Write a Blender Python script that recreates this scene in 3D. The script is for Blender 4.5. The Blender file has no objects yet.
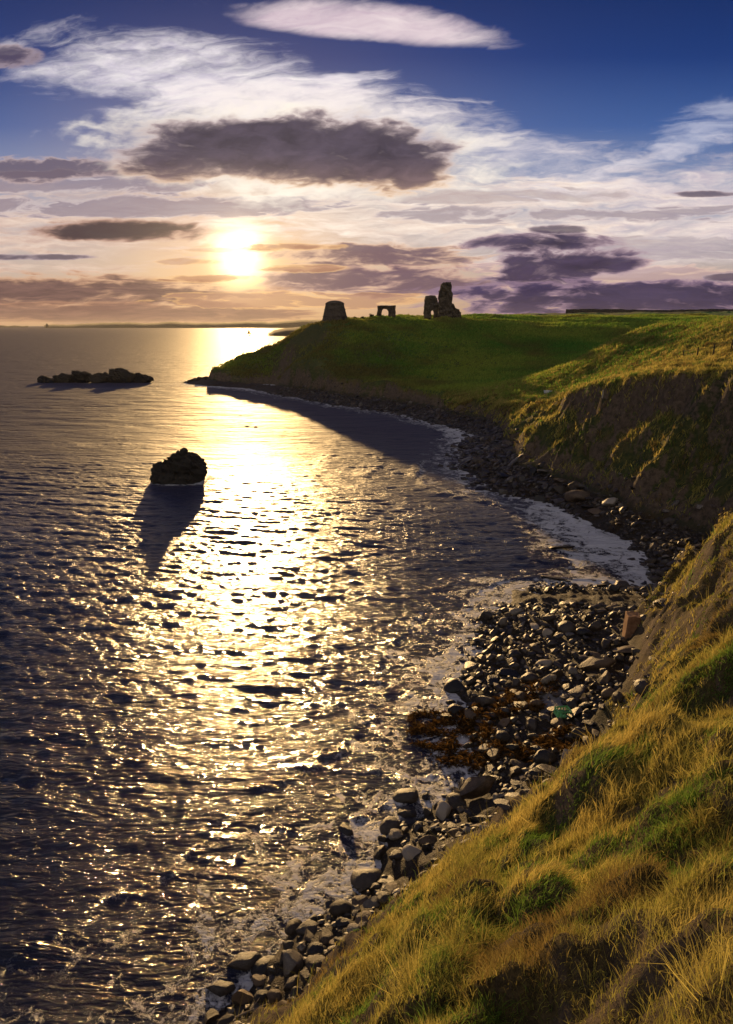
import bpy, bmesh, math, random
import numpy as np
from mathutils import Vector

random.seed(7)
RNG = np.random.default_rng(11)
sc = bpy.context.scene
COL = sc.collection

# ------------------------------------------------------------------ camera maths
F = 750.0
PITCH = math.atan(187.0 / F)
EYE = 16.0
cP, sP = math.cos(PITCH), math.sin(PITCH)


def ray(px, py):
    u = (px - 366.5) / F
    v = (512 - py) / F
    return np.array([u, cP + v * sP, -sP + v * cP])


def at_dist(px, py, t):
    d = ray(px, py)
    return np.array([d[0] * t, d[1] * t, EYE + d[2] * t])


def at_z(px, py, z):
    d = ray(px, py)
    return at_dist(px, py, (z - EYE) / d[2])


def to_px(p):
    p = np.asarray(p, float)
    x, y, z = p[..., 0], p[..., 1], p[..., 2] - EYE
    w = y * cP - z * sP
    u = x / w
    v = (y * sP + z * cP) / w
    return 366.5 + u * F, 512 - v * F, w


# ------------------------------------------------------------------ helpers
def tag(o, label=None, cat=None, group=None, kind=None):
    if label: o['label'] = label
    if cat: o['category'] = cat
    if group: o['group'] = group
    if kind: o['kind'] = kind
    return o


def empty(name, loc=(0, 0, 0), rz=0.0):
    o = bpy.data.objects.new(name, None)
    COL.objects.link(o)
    o.location = loc
    o.rotation_euler = (0, 0, rz)
    o.empty_display_size = 0.3
    return o


def link(name, me, mat=None, parent=None, loc=None):
    o = bpy.data.objects.new(name, me)
    COL.objects.link(o)
    if mat and not me.materials: me.materials.append(mat)
    if parent: o.parent = parent
    if loc is not None: o.location = loc
    return o


def from_bm(name, bm, mat, parent=None, loc=None, smooth=False):
    me = bpy.data.meshes.new(name)
    bmesh.ops.recalc_face_normals(bm, faces=bm.faces)
    bm.to_mesh(me)
    bm.free()
    if smooth:
        me.polygons.foreach_set('use_smooth', np.ones(len(me.polygons), bool))
    return link(name, me, mat, parent, loc)


def np_mesh(name, co, loops, starts, totals, smooth=True):
    me = bpy.data.meshes.new(name)
    me.vertices.add(len(co))
    me.vertices.foreach_set('co', np.ascontiguousarray(co, np.float32).ravel())
    me.loops.add(len(loops))
    me.loops.foreach_set('vertex_index', np.ascontiguousarray(loops, np.int32))
    me.polygons.add(len(starts))
    me.polygons.foreach_set('loop_start', np.ascontiguousarray(starts, np.int32))
    me.polygons.foreach_set('loop_total', np.ascontiguousarray(totals, np.int32))
    me.polygons.foreach_set('use_smooth', np.full(len(starts), smooth))
    me.update(calc_edges=True)
    return me


def quad_mesh(name, co, quads, smooth=True):
    q = np.asarray(quads, np.int32)
    n = len(q)
    return np_mesh(name, co, q.ravel(), np.arange(n) * 4, np.full(n, 4), smooth)


def point_attr(me, name, vals):
    a = me.attributes.new(name, 'FLOAT', 'POINT')
    a.data.foreach_set('value', np.ascontiguousarray(vals, np.float32))


def point_col(me, name, cols):
    a = me.attributes.new(name, 'FLOAT_COLOR', 'POINT')
    c = np.ones((len(cols), 4), np.float32)
    c[:, :3] = cols
    a.data.foreach_set('color', c.ravel())


# ------------------------------------------------------------------ numpy noise
def _hash(ix, iy, seed):
    h = (ix.astype(np.int64) * 374761393 + iy.astype(np.int64) * 668265263 + seed * 974634777) & 0xFFFFFFFF
    h = ((h ^ (h >> 13)) * 1274126177) & 0xFFFFFFFF
    h = h ^ (h >> 16)
    return h


def gnoise(x, y, seed=0):
    x0 = np.floor(x); y0 = np.floor(y)
    fx = x - x0; fy = y - y0
    sx = fx * fx * fx * (fx * (fx * 6 - 15) + 10)
    sy = fy * fy * fy * (fy * (fy * 6 - 15) + 10)
    def g(i, j):
        a = _hash(x0 + i, y0 + j, seed) * (2 * math.pi / 4294967296.0)
        return np.cos(a) * (fx - i) + np.sin(a) * (fy - j)
    n00, n10, n01, n11 = g(0, 0), g(1, 0), g(0, 1), g(1, 1)
    a = n00 + sx * (n10 - n00)
    b = n01 + sx * (n11 - n01)
    return (a + sy * (b - a)) * 1.5


def fbm(x, y, octv=4, seed=0, gain=0.5):
    s = 0; a = 1.0
    for k in range(octv):
        s = s + a * gnoise(x * (2.03 ** k), y * (2.03 ** k), seed + k * 17)
        a *= gain
    return s


def sstep(a, b, x):
    t = np.clip((x - a) / (b - a), 0, 1)
    return t * t * (3 - 2 * t)


# ------------------------------------------------------------------ the coast
# x, y, cliff gradient, beach width
TOE = np.array([
    (-26, -60, 1.2, 5), (-16, -10, 1.2, 4), (-9.5, 4, 1.15, 3), (-5, 10.4, 1.25, 1.8), (-2.1, 13.4, 1.35, 1.6), (0.9, 17.0, 1.3, 1.8),
    (4.2, 20.2, 1.2, 2.8), (7.6, 23.2, 1.2, 4.6), (10.6, 29, 1.45, 7), (13.2, 34, 1.7, 8), (15.2, 38.2, 2.0, 8),
    (19, 37.6, 1.7, 7), (23.5, 40, 1.5, 6), (25, 46, 1.4, 5.5), (23.5, 54, 1.4, 3.6), (21.5, 64, 1.35, 3), (17.5, 74, 1.1, 4), (16.2, 82, 1.0, 5.5),
    (18, 95, 0.85, 6), (19.6, 110, 0.8, 4), (17, 124, 0.8, 4), (11.5, 138, 0.9, 5), (2, 154, 1.0, 5), (-8, 167, 1.1, 5),
    (-19, 186, 1.1, 5), (-28, 201, 0.8, 5), (-45, 214, 0.5, 5), (-47, 222, 0.6, 5), (-38, 244, 0.9, 5), (-22, 285, 1, 5), (10, 345, 1, 5),
    (60, 470, 1, 5), (100, 700, 1, 8), (200, 1500, 1, 10), (300, 6000, 1, 10)], float)
POLY = np.vstack([TOE[:, :2], [(9000, 6000), (9000, -60)]])

HP = np.array([
    (0, 0, 14.4), (8, -8, 14.8), (-6, -8, 14.4), (18.5, 24, 13.0), (26, 26, 13.5), (13, 10, 13.9), (40, 20, 14.5), (7, 9, 12.2), (33, 42, 13.2),
    (29, 61, 12.2), (27, 81, 10.4), (29.5, 96, 8), (24.6, 121, 4.6), (37, 77, 13.4), (45, 60, 14.2), (46, 134, 14.6), (54, 113, 16.4),
    (60, 75, 15.6), (80, 120, 17), (35, 118, 8), (51, 204, 9.6), (38.7, 152, 6.6), (65, 262, 17.4), (20, 150, 4.2), (5, 182, 6), (22, 200, 10),
    (-8, 190, 7.5), (-9, 222, 16.9), (23.5, 248, 17.7), (5, 236, 17.3), (-22, 208, 6.0), (-27, 210, 4.4), (-18.5, 212, 14.0), (-16, 213, 15.8), (-13, 228, 17), (-36, 213, 3.4), (-46, 218, .6),
    (100, 262, 17.8), (150, 250, 18), (120, 400, 22), (200, 420, 22.6), (40, 400, 20.2), (85, 180, 13), (300, 300, 22), (0, 300, 17), (400, 100, 22),
    (1000, 1000, 26), (1500, 0, 26), (300, 2000, 24), (3000, 3000, 28), (4000, 500, 28), (40, -40, 15), (100, 0, 17)], float)


def _phi(r2):
    return np.sqrt(r2 + 16.0)


_n = len(HP)
_A = np.zeros((_n + 1, _n + 1))
_A[:_n, :_n] = _phi(((HP[:, None, :2] - HP[None, :, :2]) ** 2).sum(-1))
_A[:_n, _n] = 1; _A[_n, :_n] = 1
_W = np.linalg.solve(_A, np.append(HP[:, 2], 0))


def base_h(x, y):
    s = np.full(x.shape, _W[-1])
    for k in range(_n):
        s += _W[k] * _phi((x - HP[k, 0]) ** 2 + (y - HP[k, 1]) ** 2)
    return s


def coast(x, y):
    """signed distance to the toe line (inland +), gradient, beach width, distance along"""
    best = np.full(x.shape, 1e18); along = np.zeros(x.shape); acc = 0
    wsum = np.zeros(x.shape); gm = np.zeros(x.shape); gb = np.zeros(x.shape)
    for k in range(len(TOE) - 1):
        ax, ay = TOE[k, :2]; bx, by = TOE[k + 1, :2]
        dx, dy = bx - ax, by - ay
        L = math.hypot(dx, dy)
        t = np.clip(((x - ax) * dx + (y - ay) * dy) / (L * L), 0, 1)
        d2 = (x - ax - t * dx) ** 2 + (y - ay - t * dy) ** 2
        w = 1.0 / (d2 + 1.0) ** 2
        wsum += w
        gm += w * (TOE[k, 2] * (1 - t) + TOE[k + 1, 2] * t)
        gb += w * (TOE[k, 3] * (1 - t) + TOE[k + 1, 3] * t)
        m = d2 < best
        best = np.where(m, d2, best)
        along = np.where(m, acc + t * L, along)
        acc += L
    ins = np.zeros(x.shape, bool)
    j = len(POLY) - 1
    for i in range(len(POLY)):
        xi, yi = POLY[i]; xj, yj = POLY[j]
        if yi != yj:
            ins ^= ((yi > y) != (yj > y)) & (x < (xj - xi) * (y - yi) / (yj - yi) + xi)
        j = i
    d = np.sqrt(best)
    return np.where(ins, d, -d), gm / wsum, gb / wsum, along


def height(x, y, full=False):
    x = np.asarray(x, float); y = np.asarray(y, float)
    r = np.hypot(x, y)
    wob = 0.55 * fbm(x * .35, y * .35, 2, 5) + 1.2 * np.clip(r / 60, 0, 1) * fbm(x * .09, y * .09, 3, 9)
    d, g, b, s = coast(x, y)
    d = d + wob * np.clip((r - 6) / 10, 0, 1)
    B = base_h(x, y)
    hd = sstep(150, 190, y) * (1 - sstep(10, 40, x))
    B = B - 6.0 * np.exp(-(((x + 27.5) / 6.5) ** 2 + ((y - 208) / 22) ** 2)) + hd * .9 * fbm(x * .13, y * .13, 4, 47)
    # small ground relief
    nr_ = 1 - sstep(25, 60, r)
    tus = (0.26 + .20 * nr_) * fbm(x * .55, y * .55, 3, 21) + (0.13 + .22 * nr_) * np.abs(fbm(x * 1.05, y * 1.05, 3, 31))
    tus = tus - 1.5 * np.exp(-(((x - 4.6) / 1.8) ** 2 + ((y - 6.0) / 1.5) ** 2)) * nr_
    far = np.clip((r - 60) / 120, 0, 1)
    B = B + tus * (1 - .6 * far) + far * (.75 * fbm(x * .045, y * .045, 4, 41) + .9 * fbm(x * .014, y * .014, 2, 43))
    # gullies run straight down the cliff face
    face = sstep(0.0, 2.0, d) * (1 - sstep(7, 16, d))
    rib = fbm(s * .16 + .8 * gnoise(x * .2, y * .2, 3), d * .035, 3, 51)
    rib2 = fbm((s + .55 * d) * .085, d * .02, 2, 57)
    ribf = -np.abs(rib) * 1.5 + .45 + 1.1 * rib2 * sstep(42, 52, y)
    gul = ribf * face * np.clip((r - 26) / 14, .22, 1) * 1.7
    zc = 1.2 + g * np.maximum(d, 0) * (1 - .012 * np.clip(d, 0, 14)) + gul + tus * .9 * sstep(0, 1.5, d)
    sc_ = sstep(44, 58, y) * (1 - sstep(112, 135, y)) * sstep(8, 16, x)
    dc = 7.0 + 1.4 * fbm(s * .11, s * 0, 3, 81)
    zc = zc - sc_ * .12 * g * np.clip(d, 0, 20) + sc_ * 3.0 * sstep(dc - 1.6, dc + .5, d)
    k = 1.3 - .85 * sc_
    h = np.clip(.5 + .5 * (B - zc) / k, 0, 1)
    land = B * (1 - h) + zc * h - k * h * (1 - h)
    hs = sstep(135, 160, y) * (1 - sstep(14, 40, x))
    land = land + hs * (2.6 + .9 * fbm(s * .07, s * 0, 3, 83)) * sstep(.6, 2.4, d) * np.exp(-np.maximum(d, 0) / 8)
    bz = 1.2 + d * (1.2 / b) + .16 * fbm(x * .9, y * .9, 3, 61) * np.clip((d + b + 6) / 3, 0, 1)
    bz = np.where(bz < -.3, -.3 + (bz + .3) * 1.6, bz)
    m = sstep(-.5, .4, d)
    z = land * m + bz * (1 - m)
    if full:
        return z, d, b, s, zc - B
    return z


# ------------------------------------------------------------------ node helper
class NT:
    def __init__(self, tree):
        self.t = tree
        self.n = tree.nodes
        self.l = tree.links

    def node(self, typ, **kw):
        nd = self.n.new(typ)
        for k, v in kw.items(): setattr(nd, k, v)
        return nd

    def set(self, sock, v):
        if isinstance(v, E): self.l.new(v.s, sock)
        elif isinstance(v, bpy.types.NodeSocket): self.l.new(v, sock)
        elif v is not None:
            if sock.type == 'RGBA' and len(v) == 3: v = (*v, 1)
            sock.default_value = v

    def math(self, op, a, b=None, c=None, clamp=False):
        nd = self.node('ShaderNodeMath', operation=op, use_clamp=clamp)
        self.set(nd.inputs[0], a)
        if b is not None: self.set(nd.inputs[1], b)
        if c is not None: self.set(nd.inputs[2], c)
        return E(self, nd.outputs[0])

    def smooth(self, x, a, b):
        nd = self.node('ShaderNodeMapRange', interpolation_type='SMOOTHSTEP')
        self.set(nd.inputs[0], x); self.set(nd.inputs[1], a); self.set(nd.inputs[2], b)
        return E(self, nd.outputs[0])

    def mix(self, f, a, b, typ='MIX'):
        nd = self.node('ShaderNodeMix', data_type='RGBA', blend_type=typ)
        self.set(nd.inputs[0], f); self.set(nd.inputs[6], a); self.set(nd.inputs[7], b)
        return E(self, nd.outputs[2])

    def noise(self, vec, scale, detail=4, rough=.5, dist=0, out=0):
        nd = self.node('ShaderNodeTexNoise')
        if vec is not None: self.set(nd.inputs['Vector'], vec)
        self.set(nd.inputs['Scale'], scale)
        nd.inputs['Detail'].default_value = detail
        nd.inputs['Roughness'].default_value = rough
        nd.inputs['Distortion'].default_value = dist
        return E(self, nd.outputs[out])

    def ramp(self, x, stops, interp='LINEAR'):
        nd = self.node('ShaderNodeValToRGB')
        self.set(nd.inputs[0], x)
        cr = nd.color_ramp
        cr.interpolation = interp
        while len(cr.elements) < len(stops): cr.elements.new(.5)
        for e, (p, c) in zip(cr.elements, stops):
            e.position = p; e.color = (*c, 1)
        return E(self, nd.outputs[0])

    def comb(self, x, y, z):
        nd = self.node('ShaderNodeCombineXYZ')
        for i, v in enumerate((x, y, z)): self.set(nd.inputs[i], v)
        return E(self, nd.outputs[0])

    def attr(self, name, out='Fac'):
        nd = self.node('ShaderNodeAttribute', attribute_name=name)
        return E(self, nd.outputs[out])

    def bump(self, h, strength=.5, dist=.1, normal=None):
        nd = self.node('ShaderNodeBump')
        nd.inputs['Strength'].default_value = strength
        nd.inputs['Distance'].default_value = dist
        self.set(nd.inputs['Height'], h)
        if normal is not None: self.set(nd.inputs['Normal'], normal)
        return E(self, nd.outputs[0])


class E:
    def __init__(self, nt, s): self.nt = nt; self.s = s
    def __add__(self, o): return self.nt.math('ADD', self, o)
    __radd__ = __add__
    def __sub__(self, o): return self.nt.math('SUBTRACT', self, o)
    def __rsub__(self, o): return self.nt.math('SUBTRACT', o, self)
    def __mul__(self, o): return self.nt.math('MULTIPLY', self, o)
    __rmul__ = __mul__
    def __truediv__(self, o): return self.nt.math('DIVIDE', self, o)
    def clamp(self): return self.nt.math('ADD', self, 0.0, clamp=True)


def new_mat(name):
    m = bpy.data.materials.new(name)
    m.use_nodes = True
    nt = NT(m.node_tree)
    p = m.node_tree.nodes['Principled BSDF']
    return m, nt, p


def simple_mat(name, c1, c2, scale=3.0, rough=.85, bump=.4, bdist=.05, spec=.3):
    m, nt, p = new_mat(name)
    tc = nt.node('ShaderNodeTexCoord')
    n = nt.noise(tc.outputs['Object'], scale, 6, .62)
    n2 = nt.noise(tc.outputs['Object'], scale * 5, 4, .6)
    f = nt.smooth(n * .7 + n2 * .3, .35, .65)
    nt.set(p.inputs['Base Color'], nt.mix(f, c1, c2))
    p.inputs['Roughness'].default_value = rough
    p.inputs['Specular IOR Level'].default_value = spec
    nt.set(p.inputs['Normal'], nt.bump(n * .5 + n2 * .5, bump, bdist))
    return m


# ------------------------------------------------------------------ sky
SUN_D = ray(240, 262)
SUN_D /= np.linalg.norm(SUN_D)
SUN_AZ = math.atan2(SUN_D[0], SUN_D[1])
SUN_EL = math.asin(SUN_D[2])


def build_world():
    w = bpy.data.worlds.new("World")
    sc.world = w
    w.use_nodes = True
    t = w.node_tree
    t.nodes.clear()
    nt = NT(t)
    out = nt.node('ShaderNodeOutputWorld')
    bg = nt.node('ShaderNodeBackground')
    bg.inputs['Strength'].default_value = 0.073
    t.links.new(bg.outputs[0], out.inputs[0])
    sky = nt.node('ShaderNodeTexSky', sky_type='NISHITA')
    sky.sun_disc = False
    sky.sun_elevation = SUN_EL
    sky.sun_rotation = SUN_AZ
    sky.air_density = 1.0; sky.dust_density = 1.2; sky.ozone_density = 2.5
    tc = nt.node('ShaderNodeTexCoord')
    sep = nt.node('ShaderNodeSeparateXYZ')
    t.links.new(tc.outputs['Generated'], sep.inputs[0])
    x, y, z = (E(nt, sep.outputs[i]) for i in range(3))
    yy = nt.math('MAXIMUM', y, 0.12)
    X = x / yy
    Z = z / yy
    S = 1.0 / F

    def XZ(px, py):
        d = ray(px, py)
        return d[0] / d[1], d[2] / d[1]

    # flattened coordinates: clouds are stretched sideways, more so near the horizon
    Zs = nt.math('POWER', nt.math('MAXIMUM', Z, 0.0) + 0.02, 0.75)
    warp = nt.noise(nt.comb(X * 2.6, Zs * 9.0, 0.0), 1.6, 4, .55)
    warp2 = nt.noise(nt.comb(X * 9.0, Zs * 22.0, 4.0), 1.6, 4, .55)
    w1 = (warp - .5) * 1.4
    w2 = (warp2 - .5) * .8

    def con(n, k=2.6):
        return (n - .5) * k + .5
    big = con(nt.noise(nt.comb(X * 4.2 + w1, Zs * 15.0 + w1 * 1.5, 3.7), 1.5, 8, .56))
    mid = con(nt.noise(nt.comb(X * 6.0 + w1, Zs * 38.0 + w1 * 2.0 + w2, 9.1), 1.6, 8, .58))
    puff = con(nt.noise(nt.comb(X * 15.0 + w2, Zs * 34.0 + w2 * 2.0, 1.3), 1.5, 7, .54))
    streak = con(nt.noise(nt.comb(X * 3.0 + Z * 8.0 + w2, Zs * 24.0 - X * 4.6 + w1 * 1.6, 5.5), 1.5, 9, .60))
    fine = con(nt.noise(nt.comb(X * 20.0 + w1 * 3.0, Zs * 110.0 + w2 * 4.0, 2.2), 1.5, 5, .55))

    def c10(r, g, b):
        # display sRGB 0-255 -> linear * 10 (background strength 0.1)
        f = lambda v: (v / 255 / 12.92 if v < 10.3 else ((v / 255 + .055) / 1.055) ** 2.4) * 10
        return (f(r), f(g), f(b))

    # clear sky: deep blue above, paling downwards
    zz = (Z / 0.42).clamp()
    grad = nt.ramp(zz, [(0.0, (.24, .145, .105)), (.05, (.42, .29, .22)), (.12, (.50, .38, .31)), (.24, (.40, .37, .41)), (.42, (.19, .25, .42)), (.56, (.045, .105, .31)), (.74, (.007, .036, .18)), (1.0, (.0015, .012, .085))])
    g10 = nt.node('ShaderNodeVectorMath', operation='SCALE')
    nt.set(g10.inputs[0], grad); g10.inputs['Scale'].default_value = 10.0
    col = nt.mix(.04, g10.outputs[0], sky.outputs[0])

    # glow of the sun spreading through thin cloud
    sx, sz = XZ(240, 256)
    gx = (X - sx)
    gz = (Z - sz)
    r2 = gx * gx + gz * gz * 2.2
    glow_w = nt.math('EXPONENT', r2 * -17.0)
    glow_m = nt.math('EXPONENT', r2 * -75.0)
    glow_n = nt.math('EXPONENT', (gx * gx + gz * gz) * -1300.0)
    col = nt.mix(glow_w * .35, col, c10(255, 208, 150))
    col = nt.mix(glow_m * .5, col, c10(255, 196, 118))

    def shade(px, py, hx, hy, tilt=0.0, n=None, amp=1.0, hard=.5, pw=1.0, flat=0.0):
        cx, cz = XZ(px, py)
        _, za = XZ(px, py - hy)
        rx = hx * S; rz = abs(za - cz)
        dx = (X - cx)
        dz = (Z - cz) + dx * tilt
        dx = dx / rx; dz = dz / rz
        if flat:
            dz = dz + nt.math('MULTIPLY', nt.math('MINIMUM', dz, 0.0), flat)
        d = dx * dx + dz * dz
        v = 1.0 - d + (n - .5) * amp * 2.0
        return nt.smooth(v, 0.0, hard)

    def dark(col, m, thin, thick, k=1.0):
        a = nt.smooth(m, 0.0, .6)
        body = nt.mix(nt.smooth(m, .2, 1.0), thin, thick)
        return nt.mix(a * k, col, body)

    # high streaky veils
    veil = shade(215, 84, 225, 50, .12, streak * .7 + big * .3, .75, 1.15)
    col = nt.mix(veil * .9, col, nt.mix(fine, c10(222, 212, 224), c10(252, 244, 242)))
    veil = shade(330, 112, 190, 34, .10, streak * .5 + big * .5, .7, 1.1)
    col = nt.mix(veil * .85, col, c10(246, 234, 230))
    veil2 = shade(640, 215, 300, 80, -.02, mid * .5 + streak * .5, .8, 1.3)
    col = nt.mix(veil2 * .85, col, nt.mix(fine, c10(214, 196, 200), c10(246, 228, 218)))
    veil2 = shade(540, 160, 150, 34, .12, streak * .6 + mid * .4, .8, 1.4)
    col = nt.mix(veil2 * .7, col, c10(232, 222, 224))
    veil3 = shade(690, 135, 160, 30, -.38, streak, 1.2, 1.9)
    col = nt.mix(veil3 * .5, col, c10(214, 214, 228))
    veil4 = shade(40, 225, 360, 58, 0, mid, .8, 1.3)
    col = nt.mix(veil4 * .8, col, nt.mix(fine, c10(206, 172, 156), c10(240, 214, 194)))
    veil5 = shade(420, 215, 280, 50, 0, mid, .7, 1.2)
    col = nt.mix(veil5 * .9, col, nt.mix(fine, c10(232, 208, 192), c10(254, 238, 222)))
    lent = shade(358, 26, 142, 30, .085, big * .6 + streak * .4, .5, .95, flat=.8)
    col = nt.mix(lent * .95, col, nt.mix(mid, c10(206, 184, 196), c10(246, 230, 228)))
    # grey sheets
    for (px, py, hx, hy, k) in ((60, 182, 170, 12, .8), (150, 206, 230, 12, .8), (560, 214, 230, 10, .7), (470, 196, 170, 9, .5), (650, 250, 190, 14, .5)):
        m = shade(px, py, hx, hy, 0, mid, 1.0, .9)
        col = dark(col, m, c10(206, 190, 190), c10(140, 128, 142), k)
    m = shade(40, 168, 120, 15, 0, puff * .5 + mid * .5, .9, .9)
    col = dark(col, m, c10(196, 172, 168), c10(104, 90, 104), .85)
    m = shade(630, 276, 230, 16, 0, mid, .9, .9)
    col = dark(col, m, c10(240, 200, 180), c10(178, 146, 150), .6)
    # main dark cloud
    rim = shade(292, 154, 222, 58, .03, big * .5 + puff * .5, .6, .9)
    col = nt.mix(rim * .9, col, c10(255, 244, 228))
    mc = shade(285, 150, 176, 38, .03, big * .65 + puff * .35, .60, .85)
    mc2 = shade(368, 152, 98, 46, .10, puff * .4 + big * .6, .56, .85)
    mc3 = shade(180, 160, 78, 26, .0, puff * .5 + mid * .5, .45, 1.0)
    mcm = nt.math('MAXIMUM', nt.math('MAXIMUM', mc, mc2), mc3)
    under = nt.smooth(Z, XZ(290, 196)[1], XZ(290, 150)[1])
    col = dark(col, mcm, nt.mix(under, c10(236, 196, 160), c10(196, 176, 176)), nt.mix(under, nt.mix(puff, c10(80, 62, 70), c10(132, 106, 106)), nt.mix(puff, c10(52, 44, 60), c10(86, 74, 92))), .97)
    # lens-shaped and low clouds
    m = shade(122, 231, 104, 14, .0, mid * .5 + puff * .5, .5, 1.0)
    col = dark(col, m, c10(190, 150, 132), c10(66, 52, 58), .95)
    m = shade(365, 256, 130, 17, .0, mid * .6 + puff * .4, .8, 1.1)
    col = dark(col, m, c10(226, 186, 158), c10(108, 82, 94), .92)
    m = shade(390, 282, 160, 18, .0, mid * .6 + puff * .4, .75, 1.0)
    col = dark(col, m, c10(210, 170, 152), c10(104, 80, 96), .92)
    m = shade(550, 270, 90, 33, -.05, big * .4 + puff * .6, .75, 1.0)
    m = nt.math('MAXIMUM', m, shade(540, 243, 86, 13, .0, mid * .5 + puff * .5, .6, 1.0))
    m = nt.math('MAXIMUM', m, shade(590, 264, 70, 13, .0, mid * .5 + puff * .5, .6, 1.0))
    col = dark(col, m, c10(170, 144, 156), nt.mix(puff, c10(36, 30, 56), c10(72, 60, 90)), .96)
    m = shade(650, 296, 250, 19, .0, mid * .4 + puff * .6, .6, .9, flat=-.4)
    col = dark(col, m, c10(158, 130, 150), nt.mix(mid, c10(36, 32, 66), c10(66, 56, 90)), .96)
    for (px, py, hx, hy) in ((560, 229, 36, 6), (705, 194, 40, 4), (730, 277, 28, 6), (8, 56, 34, 15), (34, 257, 70, 4)):
        m = shade(px, py, hx, hy, .0, mid * .4 + puff * .6, .55, .9)
        col = dark(col, m, c10(176, 156, 162), c10(84, 72, 90), .85)
    # band lying over the horizon on the left
    m = shade(40, 292, 270, 21, .0, mid * .6 + puff * .4, .65, 1.0)
    col = dark(col, m, c10(214, 166, 132), nt.mix(fine, c10(88, 64, 66), c10(126, 94, 88)), .94)
    m = shade(40, 314, 280, 14, 0, mid, .5, .8)
    col = dark(col, m, c10(180, 134, 106), nt.mix(fine, c10(118, 88, 80), c10(150, 112, 96)), .9)
    m = shade(300, 300, 150, 9, 0, mid, .8, .7)
    col = dark(col, m, c10(246, 190, 124), c10(176, 130, 104), .7)
    # the sun behind the thin cloud
    hole = nt.math('MAXIMUM', shade(238, 268, 34, 14, 0, puff * .5 + mid * .5, .9, 1.4), shade(238, 240, 44, 18, 0, mid, 1.4, 1.6))
    s1 = nt.mix(hole * .3, col, (15.0, 12.0, 8.2))
    gl = nt.node('ShaderNodeVectorMath', operation='SCALE')
    gl.inputs[0].default_value = (60.0, 42.0, 22.0)
    nt.set(gl.inputs['Scale'], glow_n * .45 + glow_m * .034)
    add = nt.node('ShaderNodeVectorMath', operation='ADD')
    nt.set(add.inputs[0], s1); nt.set(add.inputs[1], gl.outputs[0])
    col = E(nt, add.outputs[0])
    for (px, py, hx, hy, k) in ((292, 247, 56, 5, .75), (190, 262, 40, 4, .5), (300, 268, 50, 5, .7), (205, 279, 60, 5, .7), (236, 250, 60, 3, .35)):
        m = shade(px, py, hx, hy, .0, mid * .5 + puff * .5, .8, 1.0)
        col = dark(col, m, c10(250, 200, 140), c10(190, 140, 104), k)
    # below the horizon and behind: plain dull sky
    low = nt.smooth(z, -0.06, -0.01)
    col = nt.mix(low, (.25, .22, .22), col)
    back = nt.smooth(y, -.05, .22)
    col = nt.mix(back, nt.mix(.8, g10.outputs[0], (4.2, 3.9, 3.9)), col)
    nt.set(bg.inputs['Color'], col)
    try:
        w.cycles.sampling_method = 'MANUAL'; w.cycles.sample_map_resolution = 1024
    except Exception:
        pass


build_world()
sun = bpy.data.lights.new('sun', 'SUN')
sun.energy = 3.4
sun.angle = math.radians(0.5)
sun.color = (1.0, .62, .25)
so = bpy.data.objects.new('sun', sun)
COL.objects.link(so)
LAMP_D = ray(240, 230); LAMP_D /= np.linalg.norm(LAMP_D)
so.rotation_euler = Vector(-LAMP_D).to_track_quat('-Z', 'Y').to_euler()
so.location = (-40, 240, 60)

# ------------------------------------------------------------------ polar grid (denser close by)
CEN = (0.0, -8.0)


def polar(r0, r1, rows_spec, cols_in, cols_out):
    r = [r0]
    while r[-1] < r1:
        for lim, k in rows_spec:
            if r[-1] < lim:
                r.append(r[-1] * (1 + k)); break
    r = np.array(r)
    a_in = np.linspace(-25, 27, cols_in)
    a = np.concatenate([np.linspace(-78, -25, cols_out)[:-1], a_in, np.linspace(27, 80, cols_out)[1:]])
    a = np.radians(a)
    R, A = np.meshgrid(r, a, indexing='ij')
    return CEN[0] + R * np.sin(A), CEN[1] + R * np.cos(A), R


def grid_quads(nr, nc):
    i = np.arange(nr * nc).reshape(nr, nc)
    return np.stack([i[:-1, :-1], i[:-1, 1:], i[1:, 1:], i[1:, :-1]], -1).reshape(-1, 4)[:, ::-1]


def compact(co, quads, extra):
    used = np.unique(quads)
    mp = np.full(len(co), -1, np.int64); mp[used] = np.arange(len(used))
    return co[used], mp[quads], [e[used] for e in extra]


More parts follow.
